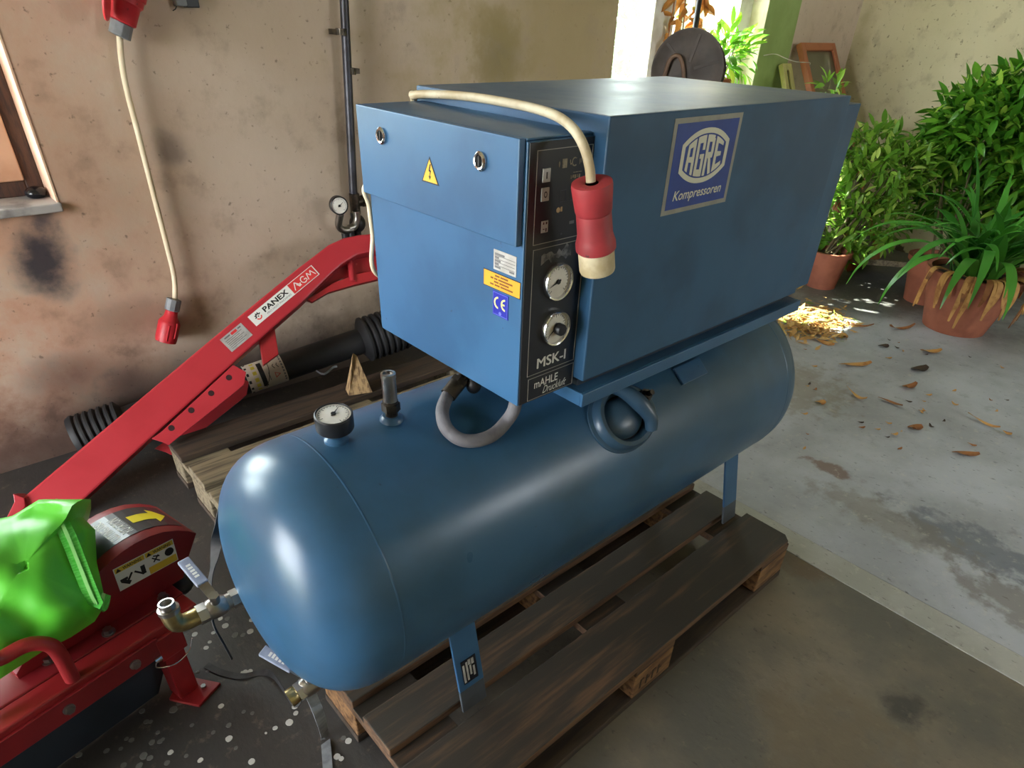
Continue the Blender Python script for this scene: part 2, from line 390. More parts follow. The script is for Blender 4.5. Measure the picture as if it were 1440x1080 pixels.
REVEALP = M('pink_reveal_plaster', (226, 190, 164), (206, 160, 132), scale=6, rough=0.85, bump=0.2, bscale=50)
SILL = M('old_sill', (170, 166, 164), (110, 104, 104), scale=10, rough=0.7, bump=0.3, bscale=60)

def floor_mat(name, base, alt, dark, kind):
    m = bpy.data.materials.new(name); s = NT(m); p = s.pos()
    xyz = s.n('SeparateXYZ'); s.set(xyz.inputs[0], p); X, Y, Z = xyz.outputs
    n1 = s.noise(p, 2.2, 6, 0.6); n2 = s.noise(p, 11, 6, 0.65); n3 = s.noise(s.scalev(p, (1, 0.5, 1)), 70, 3, 0.6)
    col = s.mix(s.ramp(n1, 0.35, 0.66), lin(base), lin(alt))
    col = s.mix(s.math('MULTIPLY', s.ramp(n2, 0.55, 0.75), 0.4), col, lin(dark))
    col = s.mix(s.math('MULTIPLY', s.ramp(n3, 0.62, 0.72), 0.55), col, lin((62, 58, 52)))
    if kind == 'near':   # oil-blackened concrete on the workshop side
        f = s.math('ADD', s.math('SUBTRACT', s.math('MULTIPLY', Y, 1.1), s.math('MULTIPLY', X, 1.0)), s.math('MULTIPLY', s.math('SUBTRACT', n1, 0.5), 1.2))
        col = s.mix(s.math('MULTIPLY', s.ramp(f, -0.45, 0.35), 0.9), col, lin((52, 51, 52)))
        for sx, sy, r, c in ((1.03, -0.43, 0.07, (40, 42, 44)), (1.30, -0.02, 0.10, (92, 74, 54)), (0.80, -0.35, 0.20, (104, 92, 74))):
            dx = s.math('SUBTRACT', X, sx); dy = s.math('SUBTRACT', Y, sy)
            d = s.math('SQRT', s.math('ADD', s.math('MULTIPLY', dx, dx), s.math('MULTIPLY', dy, dy)))
            d = s.math('ADD', d, s.math('MULTIPLY', s.math('SUBTRACT', n2, 0.5), r*2.2))
            nd = s.n('MapRange', interpolation_type='SMOOTHSTEP'); s.set(nd.inputs['Value'], d); nd.inputs['From Min'].default_value = r; nd.inputs['From Max'].default_value = r*0.4
            col = s.mix(s.math('MULTIPLY', nd.outputs[0], 0.7), col, lin(c))
    if kind == 'far':    # damp mossy concrete round the plant pots
        f = s.math('ADD', s.math('ADD', s.math('MULTIPLY', Y, 0.5), s.math('MULTIPLY', X, 0.42)), s.math('MULTIPLY', s.math('SUBTRACT', n1, 0.5), 0.9))
        col = s.mix(s.math('MULTIPLY', s.ramp(f, 1.62, 2.1), 0.75), col, lin((72, 70, 62)))
    if kind == 'far':    # flaked coating and a few worn patches
        n4 = s.noise(p, 16, 5, 0.6)
        for sx, sy, rx, ry, c, k in ((1.80, -0.32, 0.12, 0.26, (100, 106, 116), 0.8), (1.62, -0.52, 0.10, 0.22, (98, 88, 76), 0.6), (1.86, 0.16, 0.05, 0.10, (112, 88, 74), 0.8), (2.35, 0.62, 0.30, 0.30, (126, 116, 96), 0.55), (1.72, -0.1, 0.10, 0.3, (120, 112, 98), 0.5)):
            dx = s.math('DIVIDE', s.math('SUBTRACT', X, sx), rx); dy = s.math('DIVIDE', s.math('SUBTRACT', Y, sy), ry)
            d = s.math('SQRT', s.math('ADD', s.math('MULTIPLY', dx, dx), s.math('MULTIPLY', dy, dy)))
            d = s.math('ADD', d, s.math('MULTIPLY', s.math('SUBTRACT', n4, 0.5), 2.4))
            nd = s.n('MapRange', interpolation_type='SMOOTHSTEP'); s.set(nd.inputs['Value'], d); nd.inputs['From Min'].default_value = 1.1; nd.inputs['From Max'].default_value = 0.5
            col = s.mix(s.math('MULTIPLY', nd.outputs[0], k), col, lin(c))
    n5 = s.noise(p, 26, 5, 0.7)
    col = s.mix(s.math('MULTIPLY', s.ramp(n5, 0.56, 0.7), 0.35), col, lin((196, 192, 180) if kind != 'near' else (128, 118, 100)))
    col = s.mix(s.math('MULTIPLY', s.ramp(n5, 0.42, 0.30), 0.0), col, lin((60, 56, 50)))
    s.set(s.b.inputs['Base Color'], col)
    s.set(s.b.inputs['Roughness'], s.math('ADD', s.math('MULTIPLY', n2, 0.3), 0.40))
    s.bump(s.math('ADD', n2, s.math('MULTIPLY', n3, 0.5)), 0.35, 0.004); return m
FLOOR_N = floor_mat('brown_concrete', (120, 110, 94), (90, 87, 80), (66, 61, 53), 'near')
FLOOR_F = floor_mat('grey_concrete', (174, 178, 186), (148, 151, 156), (112, 112, 110), 'far')
FLOOR_S = floor_mat('joint_concrete', (170, 170, 164), (150, 150, 142), (116, 114, 106), 'strip')

# ------------------------------------------------------------------ the setting
WY = 1.95; WT = 0.40; FX = 4.98; ZC = 2.9; XN = -3.2; YR = -3.5
fl = structure('floor', box(XN-0.3, FX+0.3, YR-0.3, WY+0.4, -0.12, -0.004), FLOOR_F)
part('floor_slab', box(1.42, FX, YR, WY, -0.02, 0.0), FLOOR_F, fl)
part('floor_slab', box(XN, 1.316, YR, WY, -0.02, 0.0), FLOOR_N, fl)
part('joint_strip', box(1.318, 1.418, YR, WY, -0.02, 0.0015), FLOOR_S, fl, bevel=0.0012)
def wall_cells(x_breaks, z_breaks, holes, mk):
    gs = []
    for i in range(len(x_breaks)-1):
        for j in range(len(z_breaks)-1):
            cx = (x_breaks[i]+x_breaks[i+1])/2; cz = (z_breaks[j]+z_breaks[j+1])/2
            if any(a < cx < b and c < cz < d for a, b, c, d in holes): continue
            gs.append(mk(x_breaks[i], x_breaks[i+1], z_breaks[j], z_breaks[j+1]))
    return join(*gs)
W1 = (2.49, 3.80, 0.95, 2.36); W2 = (-1.53, 0.03, 0.807, 1.97)
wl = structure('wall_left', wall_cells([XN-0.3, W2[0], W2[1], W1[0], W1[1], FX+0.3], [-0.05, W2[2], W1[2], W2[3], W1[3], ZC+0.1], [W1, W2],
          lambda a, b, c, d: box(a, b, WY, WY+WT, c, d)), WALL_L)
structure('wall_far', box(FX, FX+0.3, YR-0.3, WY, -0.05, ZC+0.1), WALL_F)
D1 = (-0.25, 1.35, -0.05, 2.4)
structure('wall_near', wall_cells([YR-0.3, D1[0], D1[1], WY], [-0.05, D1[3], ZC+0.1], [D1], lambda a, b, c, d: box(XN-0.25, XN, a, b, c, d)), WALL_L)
FILL_OPENING = (2.5, 3.7, 1.5, 2.3)  # unseen opening added in the right wall for cool fill light
structure('wall_right', wall_cells([XN, FILL_OPENING[0], FILL_OPENING[1], FX], [-0.05, FILL_OPENING[2], FILL_OPENING[3], ZC+0.1], [FILL_OPENING], lambda a, b, c, d: box(a, b, YR-0.3, YR, c, d)), WALL_F)
structure('ceiling', box(XN-0.3, FX+0.3, YR-0.3, WY+WT, ZC, ZC+0.15), CEIL)
structure('trim_sun_block', box(XN-0.3, FX+2.5, WY+WT, WY+0.98, 2.62, 2.72), OLDFRAME)  # unseen overhang added to cut the sun patch short
structure('trim_ground', box(-30, 30, -30, 30, -0.3, -0.14), M('outdoor_ground', (120, 128, 96), (104, 112, 82), scale=2, rough=0.95))

# window 1, deep reveal with pale frame, three lights
t = thing('window_1', '', '', (3.145, 2.05, 0.95)); del t['label']; del t['category']; t['kind'] = 'structure'
WF = 2.05
part('window_frame', join(box(W1[0], W1[0]+0.05, WF, WF+0.07, W1[2], W1[3]), box(W1[1]-0.13, W1[1], WF, WF+0.07, W1[2], W1[3]),
     box(W1[0]+0.05, W1[1]-0.13, WF, WF+0.07, W1[2], W1[2]+0.07), box(W1[0]+0.05, W1[1]-0.13, WF, WF+0.07, W1[3]-0.07, W1[3])), WFRAME, t, bevel=0.003)
part('mullion', box(2.88, 3.05, WF-0.01, WF+0.07, W1[2]+0.07, W1[3]-0.07), WFRAME, t, bevel=0.004)
part('mullion', box(3.10, 3.14, WF, WF+0.07, W1[2]+0.07, W1[3]-0.07), WFRAME, t, bevel=0.004)
for a, b in ((2.54, 2.88), (3.05, 3.10), (3.14, 3.67)):
    part('pane', box(a, b, WF+0.03, WF+0.036, W1[2]+0.07, W1[3]-0.07), GLASS, t)
part('reveal_lining', box(W1[1]-0.004, W1[1]+0.001, WY+0.02, WF, W1[2], W1[3]), REVEALW, t)
part('reveal_edge', box(W1[1]-0.005, W1[1]+0.001, WY-0.002, WY+0.02, W1[2], W1[3]), REVEALW, t)
part('window_sill', box(W1[0], W1[1], WY-0.15, WF, W1[2]-0.03, W1[2]), SILL, t, bevel=0.004)
part('painted_pier', box(W1[1], W1[1]+0.36, WY-0.003, WY, 0.0, ZC), REVEALG, wl)
# window 2, small window at the left, dark old frame, peach sash
t = thing('window_2', '', '', (-0.75, 2.15, 0.807)); del t['label']; del t['category']; t['kind'] = 'structure'
x0, x1, z0, z1 = W2
part('reveal_lining', box(x1-0.004, x1+0.001, WY-0.002, 2.14, z0, z1), REVEALP, t)
part('window_sill', box(x0, x1+0.004, WY-0.02, 2.16, z0-0.02, z0+0.004), SILL, t, bevel=0.004)
def rect_frame(a, b, c, d, y, dy, wd): return join(box(a, a+wd, y, y+dy, c, d), box(b-wd, b, y, y+dy, c, d), box(a+wd, b-wd, y, y+dy, c, c+wd), box(a+wd, b-wd, y, y+dy, d-wd, d))
part('window_frame', rect_frame(x0, x1-0.004, z0+0.004, z1, 2.08, 0.07, 0.045), OLDFRAME, t, bevel=0.004)
xm = (x0+x1)/2
for a, b in ((x0+0.045, xm), (xm, x1-0.049)):
    s_ = part('window_sash', rect_frame(a, b, z0+0.049, z1-0.045, 2.07, 0.05, 0.07), PEACH, t, bevel=0.004)
    part('pane', box(a+0.07, b-0.07, 2.10, 2.106, z0+0.119, z1-0.115), GLASS, s_)
part('dirt_clump', ellipsoid((x1-0.035, 2.045, z0+0.018), 0.03, 0.03, 0.018), M('black_putty', (18, 20, 26), rough=0.2), t, smooth=True)

# ------------------------------------------------------------------ air compressor
ac = thing('air_compressor', 'blue piston air compressor with big sheet-metal housing over a lying tank', 'compressor', (0.6, 0.343, 0.144))
TY, TZ, TR = 0.3431, 0.5290, 0.2261; XS, XE = 0.0166, 1.175
def tank_prof():
    pr = []; n = 2.75; h = 0.150
    for i in range(17):
        a = PI/2*(1-i/16); pr.append((TR*max(math.cos(a), 0)**(2/n) if i else 0, XS-h*math.sin(a)**(2/n)))
    for i in range(1, 6): pr.append((TR, XS+(XE-XS)*i/6))
    n = 2.4; h = 0.11
    for i in range(13):
        a = PI/2*i/12; pr.append((TR*max(math.cos(a), 0)**(2/n) if i < 12 else 0, XE+h*math.sin(a)**(2/n)))
    return pr
tank = part('tank', lathe(tank_prof(), (0, TY, TZ), (1, 0, 0), 96), BLUE_TANK, ac, smooth=True)
for xs in (XS+0.002, XE-0.01):
    part('weld_seam', lathe([(TR-0.001, -0.004), (TR+0.0005, -0.001), (TR+0.0005, 0.001), (TR-0.001, 0.004)], (xs, TY, TZ), (1, 0, 0), 96), BLUE_TANK, tank, smooth=True)
def on_tank(px, py, rr=TR):
    d = ray(px, py); o = V((CAM.y-TY, CAM.z-TZ)); e = V((d.y, d.z)); A = e.dot(e); B = 2*o.dot(e); Cc = o.dot(o)-rr*rr
    D = B*B-4*A*Cc
    if D < 0: D = 0
    return CAM+d*((-B-math.sqrt(D))/2/A)
# feet: bent flat-bar legs
STEELG = M('bare_grey_steel', (70, 76, 84), (60, 64, 70), scale=14, rough=0.5)
for x0 in (0.1605, 1.0983):
    for sgn in (-1, 1):
        yb = TY+sgn*0.1845; yt = TY+sgn*0.140; zt = TZ-math.sqrt(TR**2-0.140**2)+0.012; zc = 0.198
        ym = yb+(yt-yb)*(zc-0.15)/(zt-0.15)
        def plate(ya, za, yb_, zb): return prism([(x0, ya, za), (x0, yb_, zb), (x0, yb_-sgn*0.006, zb), (x0, ya-sgn*0.006, za)], (0.0612, 0, 0))
        ft = part('foot', join(plate(ym, zc, yt, zt)), BLUE, ac, bevel=0.001)
        part('foot_end', plate(yb, 0.1442, ym, zc), STEELG, ft, bevel=0.001)
        if sgn < 0 and x0 < 0.5:
            fm = frame((x0+0.0306, yb+(yt-yb)*0.42-0.0004, 0.15+(zt-0.15)*0.42), (1, 0, 0), (0, yt-yb, zt-0.15))
            tp = part('type_plate', rect2(fm, -0.018, 0.018, -0.028, 0.030, 0.001), BLACK, ft)
# printed fields on the foot plate (joined print, too small to pick apart)
pr = [rect2(fm, -0.016+0.008*k, -0.0115+0.008*k, a, b, 0.0006, 0.001) for k, (a, b) in enumerate(((-0.024, 0.020), (-0.022, 0.024), (-0.012, 0.012), (-0.018, 0.006)))]
pr += [rect2(fm, -0.002, 0.004, 0.014, 0.027, 0.0007, 0.001), rect2(fm, 0.006, 0.012, 0.012, 0.026, 0.0007, 0.001)]
part('lettering', join(*pr), PLATE, tp)
# plinth frame and saddles
pl = part('plinth', join(box(0.3835, 1.09, 0.1215, 0.127, 0.798, 0.8215), box(0.3835, 1.09, 0.560, 0.5655, 0.798, 0.8215), box(0.3835, 0.389, 0.127, 0.560, 0.798, 0.8215), box(1.0845, 1.09, 0.127, 0.560, 0.798, 0.8215), box(0.389, 1.0845, 0.127, 0.560, 0.816, 0.8212)), BLUE, ac, bevel=0.0012)
part('plinth_spacer', box(0.40, 1.06, 0.15, 0.54, 0.8212, 0.845), M('shadow_gap_steel', (40, 52, 66), rough=0.6), ac)  # gap filler; shade under the housing put into its dark colour
for x in (0.47, 0.94): part('saddle', box(x, x+0.012, 0.255, 0.432, 0.715, 0.817), BLUE, ac)
part('saddle_pad', xf(box(-0.045, 0.045, -0.02, 0.02, -0.004, 0.004), frame((0.815, TY-TR*0.655, TZ+TR*0.765), (1, 0, 0), (0, 0.765, 0.655))), BLUE, tank, bevel=0.0015)
# housing
hs = part('housing', box(0.387, 1.065, 0.128, 0.558, 0.841, 1.219), BLUE_TOP, ac, bevel=0.0025)
part('rear_cover', box(1.065, 1.135, 0.136, 0.55, 0.845, 1.203), BLUE_TOP, ac, bevel=0.002)
part('lid_seam', box(0.3862, 1.0655, 0.1272, 0.5588, 1.1995, 1.2008), M('seam_dark_blue', (30, 52, 80), rough=0.5), hs) if False else None
# logo plate on the housing side
lm = frame((0.613, 0.128, 1.143), (1, 0, 0), (0, 0, 1))
lp = part('logo_sticker', rect2(lm, -0.087, 0.087, -0.066, 0.066, 0.0006, 0.0001), SILVER, hs)
part('logo_field', rect2(lm, -0.079, 0.079, -0.059, 0.059, 0.0004, 0.0007), LOGOBLUE, lp)
def barrel(hw, hh, side, n=16):
    def e(x): return side+(hh-side)*(1-abs(x/hw)**2.2)
    top = [(hw-2*hw*i/n, e(hw-2*hw*i/n)) for i in range(n+1)]
    return top+[(-x, -y) for x, y in top], e
cyl_ = 0.0115
def band(o_, i_, z):
    g = []
    n = len(o_)
    for k in range(n):
        l = (k+1) % n; g.append(poly2(lm, [o_[k], o_[l], i_[l], i_[k]], 0.0004, z))
    return join(*g)
bo, eo = barrel(0.0605, 0.0385, 0.019); bi, ei = barrel(0.0525, 0.0312, 0.0155); bl, el = barrel(0.0500, 0.0290, 0.0140)
sh = lambda pts: [(x, y+cyl_) for x, y in pts]
logo = [band(sh(bo), sh(bi), 0.0012)]
LET = {'A': [[(0, -1), (.3, -1), (.36, 1), (.1, 1)], [(.68, -1), (.98, -1), (.98, 1), (.68, 1)], [(.2, .62), (.8, .62), (.8, 1), (.2, 1)], [(.2, -.3), (.8, -.3), (.8, .05), (.2, .05)]],
       'G': [[(0, -1), (.3, -1), (.3, 1), (0, 1)], [(.3, .65), (.98, .65), (.98, 1), (.3, 1)], [(.3, -1), (.98, -1), (.98, -.65), (.3, -.65)], [(.68, -.65), (.98, -.65), (.98, .1), (.68, .1)], [(.45, -.12), (.7, -.12), (.7, .1), (.45, .1)], [(.68, .3), (.98, .3), (.98, .66), (.68, .66)]],
       'R': [[(0, -1), (.3, -1), (.3, 1), (0, 1)], [(.3, .65), (.9, .65), (.9, 1), (.3, 1)], [(.66, .1), (.98, .1), (.98, .85), (.66, .85)], [(.3, -.15), (.9, -.15), (.98, .15), (.3, .15)], [(.4, -.15), (.72, -.15), (1.0, -1), (.68, -1)]],
       'E': [[(0, -1), (.32, -1), (.32, 1), (0, 1)], [(.32, .66), (1, .66), (1, 1), (.32, 1)], [(.32, -.16), (.85, -.16), (.85, .16), (.32, .16)], [(.32, -1), (1, -1), (1, -.66), (.32, -.66)]]}
lw = 0.0960/4
for k, ch in enumerate('AGRE'):
    for pg in LET[ch]:
        q = []
        for i in range(len(pg)):
            a, b = pg[i], pg[(i+1) % len(pg)]
            for j in range(3):
                x = a[0]+(b[0]-a[0])*j/3; y = a[1]+(b[1]-a[1])*j/3
                X = -0.0480+lw*(k+x*0.86+0.07); q.append((X, y*el(X)+cyl_))
        logo.append(poly2(lm, q, 0.0004, 0.0012+0.00004*LET[ch].index(pg)))
part('logo_emblem', join(*logo), LOGOWHITE, lp)
part('lettering', text('Kompressoren', lm, -0.064, -0.0515, 0.128, 0.0185, bold=0.012, shear=0.22, z0=0.0013), LOGOWHITE, lp)
# control cabinet
cb = part('control_cabinet', box(0.2685, 0.3865, 0.152, 0.534, 0.827, 1.195), BLUE, ac, bevel=0.0015)
cv = part('cabinet_door', join(box(0.2575, 0.268, 0.1555, 0.5365, 1.069, 1.1985), box(0.268, 0.385, 0.1535, 0.5365, 1.1952, 1.1985)), BLUE, ac, bevel=0.0018)
cm = frame((0.2575, 0.343, 1.133), (0, -1, 0), (0, 0, 1))       # door face, x to the viewer's right
cf = frame((0.2685, 0.343, 1.0), (0, -1, 0), (0, 0, 1))         # lower front face
for y, z in ((0.465, 1.163), (0.228, 1.163)):
    p = V((0.2575, y, z))
    lk = part('door_lock', lathe([(0.0075, 0), (0.0115, 0), (0.0122, 0.003), (0.0098, 0.0052), (0.0078, 0.0045), (0.0074, 0.001)], p, (-1, 0, 0), 28), CHROME, cv, smooth=True)
    part('lock_core', join(cyl(p, p+V((-0.0022, 0, 0)), 0.0075), box(p.x-0.0042, p.x-0.002, y-0.0012, y+0.0012, z-0.006, z+0.006)), INK, lk)
tr = part('warning_triangle', poly2(cm, [(-0.021, -0.017), (0.021, -0.017), (0, 0.0185)], 0.0005), INK, cv)
part('triangle_field', poly2(cm, [(-0.0178, -0.0152), (0.0178, -0.0152), (0, 0.0148)], 0.0003, 0.0005), YELLOW, tr)
part('lightning_bolt', join(poly2(cm, [(0.001, 0.009), (0.0035, 0.009), (0.0005, 0.001), (-0.002, 0.001)], 0.0003, 0.0008), poly2(cm, [(-0.002, 0.001), (0.003, 0.001), (0.003, -0.001), (-0.002, -0.001)], 0.0003, 0.0008), poly2(cm, [(0.001, 0.0), (0.003, 0.0), (0.0005, -0.008), (-0.0005, -0.008)], 0.0003, 0.0008), poly2(cm, [(0, -0.012), (0.003, -0.007), (-0.003, -0.007)], 0.0003, 0.0008)), INK, tr)
tp = part('type_plate', rect2(cf, 0.131, 0.1785, 0.0245, 0.0525, 0.0008), PLATE, cb)
g = []
for k, z in enumerate((0.0455, 0.041, 0.0365, 0.032, 0.0275)):
    g.append(rect2(cf, 0.134, 0.134+(0.02, 0.008, 0.012, 0.008, 0.012)[k], z, z+0.0028, 0.0003, 0.0008))
g += [rect2(cf, 0.134, 0.176, z, z+0.0006, 0.0003, 0.0008) for z in (0.0445, 0.040, 0.0355, 0.031)]+[rect2(cf, 0.165, 0.175, 0.0275, 0.030, 0.0003, 0.0008)]
part('lettering', join(*g), GREYINK, tp)
ys = part('notice_sticker', rect2(cf, 0.109, 0.1885, -0.004, 0.020, 0.0005), INK, cb)
part('notice_field', rect2(cf, 0.110, 0.1875, -0.003, 0.019, 0.0003, 0.0005), ORANGE, ys)
g = []
for z, ws in ((0.0145, (0.010, 0.016)), (0.0100, (0.006, 0.007, 0.030)), (0.0055, (0.010, 0.020)), (0.0010, (0.008, 0.011, 0.026))):
    x = 0.1487-(sum(ws)+0.002*(len(ws)-1))/2
    for wv in ws: g.append(rect2(cf, x, x+wv, z, z+0.0024, 0.0003, 0.0008)); x += wv+0.002
part('lettering', join(*g), M('print_brown', (120, 74, 20), rough=0.6), ys)
ce = part('conformity_sticker', rect2(cf, 0.130, 0.1645, -0.0425, -0.0065, 0.0005), CEBLUE, cb)
part('conformity_mark', join(arcband(cf, 0.1425, -0.0225, 0.0062, 0.0088, PI*0.5, PI*1.5, z0=0.0005), arcband(cf, 0.1575, -0.0225, 0.0062, 0.0088, PI*0.5, PI*1.5, z0=0.0005), rect2(cf, 0.1495, 0.1565, -0.0237, -0.0213, 0.0006, 0.0005)), CEYEL, ce)
part('sticker_border', join(outline(cf, 0.1315, 0.163, -0.041, -0.008, 0.0006, z0=0.0005), poly2(cf, circ2(0.147, -0.0375, 0.0028, 12), 0.0004, 0.0005)), M('print_pale_blue', (110, 120, 214), rough=0.5), ce)
# black control panel on the cabinet side
pn = part('control_panel', box(0.2705, 0.3868, 0.1500, 0.152, 0.8285, 1.1935), BLACK, ac, bevel=0.0005)
pm = frame((0, 0.150, 0), (1, 0, 0), (0, 0, 1))
part('panel_border', join(outline(pm, 0.283, 0.3845, 1.0685, 1.1845, 0.0008), outline(pm, 0.284, 0.3845, 0.873, 1.0625, 0.0008), outline(pm, 0.287, 0.3855, 0.8305, 0.868, 0.0008)), M('print_line', (150, 148, 142), rough=0.6), pn)
for nm, x, z, wd, ht, tx in (('start_button', 0.300, 1.1545, 0.0135, 0.0165, 'I'), ('stop_button', 0.2995, 1.1315, 0.0135, 0.0165, 'O')):
    b_ = part(nm, rect2(pm, x-wd/2, x+wd/2, z-ht/2, z+ht/2, 0.0018), PANELGREY, pn, bevel=0.0004)
    part('lettering', text(tx, pm, x-(0.0012 if tx == 'I' else 0.003), z-0.004, 0.0024 if tx == 'I' else 0.006, 0.008, bold=0.02, z0=0.0021), INK, b_)
b_ = part('mode_label', rect2(pm, 0.2965, 0.3085, 1.083, 1.098, 0.0008), PANELGREY, pn)
part('lettering', join(rect2(pm, 0.299, 0.301, 1.0935, 1.0965, 0.0003, 0.0008), rect2(pm, 0.304, 0.3065, 1.0935, 1.0965, 0.0003, 0.0008), rect2(pm, 0.304, 0.306, 1.084, 1.0885, 0.0003, 0.0008), rect2(pm, 0.299, 0.302, 1.087, 1.088, 0.0003, 0.0008)), M('print_dark_red', (70, 30, 30), rough=0.6), b_)
OLDPRINT = M('worn_print', (150, 140, 116), (90, 80, 64), scale=90, rough=0.6)
DIMPRINT = M('dim_print', (62, 64, 74), rough=0.6)
sy = [rect2(pm, 0.3285, 0.337, 1.160, 1.171, 0.0005), poly2(pm, [(0.3215, 1.166), (0.323, 1.169), (0.3245, 1.166), (0.323, 1.161)], 0.0005), arcband(pm, 0.3515, 1.166, 0.0042, 0.0055, PI*0.3, PI*1.7), rect2(pm, 0.3425, 0.3435, 1.165, 1.169, 0.0005), rect2(pm, 0.3435, 0.3455, 1.163, 1.165, 0.0005),
      rect2(pm, 0.3605, 0.3612, 1.162, 1.169, 0.0005), rect2(pm, 0.363, 0.3637, 1.164, 1.169, 0.0005), rect2(pm, 0.369, 0.377, 1.161, 1.171, 0.0005), rect2(pm, 0.350, 0.366, 1.1525, 1.1535, 0.0005)]
sy += [rect2(pm, 0.345+0.004*k, 0.3475+0.004*k, 1.1455+(k % 2)*0.001, 1.150, 0.0005) for k in range(5)]
part('panel_symbol', join(*sy), OLDPRINT, pn)
part('panel_symbol', join(outline(pm, 0.328, 0.339, 1.118, 1.133, 0.0006), outline(pm, 0.348, 0.366, 1.118, 1.136, 0.0006), rect2(pm, 0.334, 0.337, 1.075, 1.077, 0.0005)), DIMPRINT, pn)
part('panel_symbol', join(poly2(pm, circ2(0.3265, 1.1085, 0.0035, 9, ry=0.0035), 0.0005), rect2(pm, 0.331, 0.334, 1.106, 1.112, 0.0005)), M('worn_symbol_tan', (186, 156, 110), rough=0.6), pn)
part('panel_symbol', rect2(pm, 0.350, 0.359, 1.087, 1.091, 0.0005), GREYINK, pn)
random.seed(3)
sp = [(0.300+0.058*i/12, 1.0500+random.uniform(0.0, 0.008)+(0.004 if i > 8 else 0)) for i in range(13)]+[(0.358-0.058*i/12, 1.0445+random.uniform(-0.006, 0.003)) for i in range(13)]
part('scratch_mark', poly2(pm, sp, 0.0003), M('scratch_grey', (120, 122, 124), (40, 42, 48), scale=60, rough=0.6), pn)
def gauge_face(m, r, par, ndl_ang, ticks=True):
    part('dial', poly2(m, circ2(0, 0, r*0.86, 40), 0.001, 0.003), DIAL, par)
    g = []
    for k in range(21):
        a = math.radians(225-270*k/20); r1 = r*0.76; r0_ = r*(0.60 if k % 5 == 0 else 0.68); wv = r*0.018
        c, s = math.cos(a), math.sin(a); g.append(poly2(m, [(r0_*c-s*wv, r0_*s+c*wv), (r1*c-s*wv, r1*s+c*wv), (r1*c+s*wv, r1*s-c*wv), (r0_*c+s*wv, r0_*s-c*wv)], 0.0003, 0.004))
    part('dial_marks', join(arcband(m, 0, 0, r*0.755, r*0.775, math.radians(-45), math.radians(225), 24, 0.0003, 0.004), *g), GREYINK, par)
    a = math.radians(ndl_ang); c, s = math.cos(a), math.sin(a)
    return join(poly2(m, [(-r*0.2*c-s*r*0.05, -r*0.2*s+c*r*0.05), (r*0.7*c, r*0.7*s), (-r*0.2*c+s*r*0.05, -r*0.2*s-c*r*0.05)], 0.0006, 0.005), poly2(m, circ2(0, 0, r*0.13, 14), 0.002, 0.0045))
def panel_gauge(x, z, ang, knob):
    m = frame((x, 0.150, z), (1, 0, 0), (0, 0, 1)); r = 0.0272
    gg = part('pressure_gauge', lathe([(r*0.86, 0.0), (r, 0.0), (r, 0.007), (r*0.95, 0.0095), (r*0.88, 0.0085), (r*0.86, 0.003)], (x, 0.150, z), (0, -1, 0), 40), CHROME, ac, smooth=True)
    nd = gauge_face(m, r, gg, ang)
    part('needle', nd, INK, gg)
    if knob: part('reset_knob', lathe([(0, 0.0165), (0.008, 0.0165), (0.009, 0.015), (0.009, 0.006), (0, 0.006)], (x+0.003, 0.150, z-0.001), (0, -1, 0), 18), BLACKP, gg, smooth=True)
panel_gauge(0.332, 1.0112, 200, False); panel_gauge(0.334, 0.9408, 215, True)
part('lettering', join(text('MSK-I', pm, 0.303, 0.8815, 0.0605, 0.0165), text('MSK-I', pm, 0.3041, 0.8815, 0.0605, 0.0165, z0=0.0008), text('MSK-I', pm, 0.3035, 0.8811, 0.0605, 0.0165, z0=0.0009)), WHITE, pn, label='large white model lettering')
part('lettering', text('mAHLE', pm, 0.300, 0.8485, 0.0505, 0.0135, bold=0.012), WHITE, pn)
part('lettering', text('Druckluft', pm, 0.3185, 0.8345, 0.052, 0.0125, bold=0.0, shear=0.45), WHITE, pn)
# hose loop from the fitting under the cabinet
HP = [on_tank(px, py, TR+dr) for px, py, dr in ((642, 541, 0.030), (630, 556, 0.018), (622, 578, 0.014), (627, 601, 0.013), (645, 617, 0.013), (668, 620, 0.013), (692, 612, 0.014), (711, 594, 0.018))]
HP += [V((HP[-1].x+0.016, HP[-1].y-0.005, HP[-1].z+0.03)), V((HP[-1].x+0.02, HP[-1].y, 0.832))]
hp = part('air_hose', tube(HP, 0.0115, 14, 6), HOSE, ac, smooth=True)
d0 = (HP[0]-HP[1]).normalized()
part('hose_coupling', join(cyl(HP[1], HP[0]+d0*0.002, 0.0145, n=18), hexnut(HP[0]+d0*0.002, HP[0]+d0*0.012, 0.0155), cyl(HP[0]+d0*0.012, HP[0]+d0*0.03, 0.009), cyl(HP[0]+d0*0.022, V((HP[0].x+0.02, HP[0].y+0.03, 0.832)), 0.0085)), DIRTSTEEL, ac, smooth=True)
part('elbow_fitting', join(ellipsoid(HP[0]+V((0.03, -0.01, -0.006)), 0.014, 0.014, 0.016), cyl(HP[0]+V((0.03, -0.01, -0.006)), HP[0]+V((0.035, 0.0, 0.06)), 0.011)), BLACKP, ac, smooth=True)
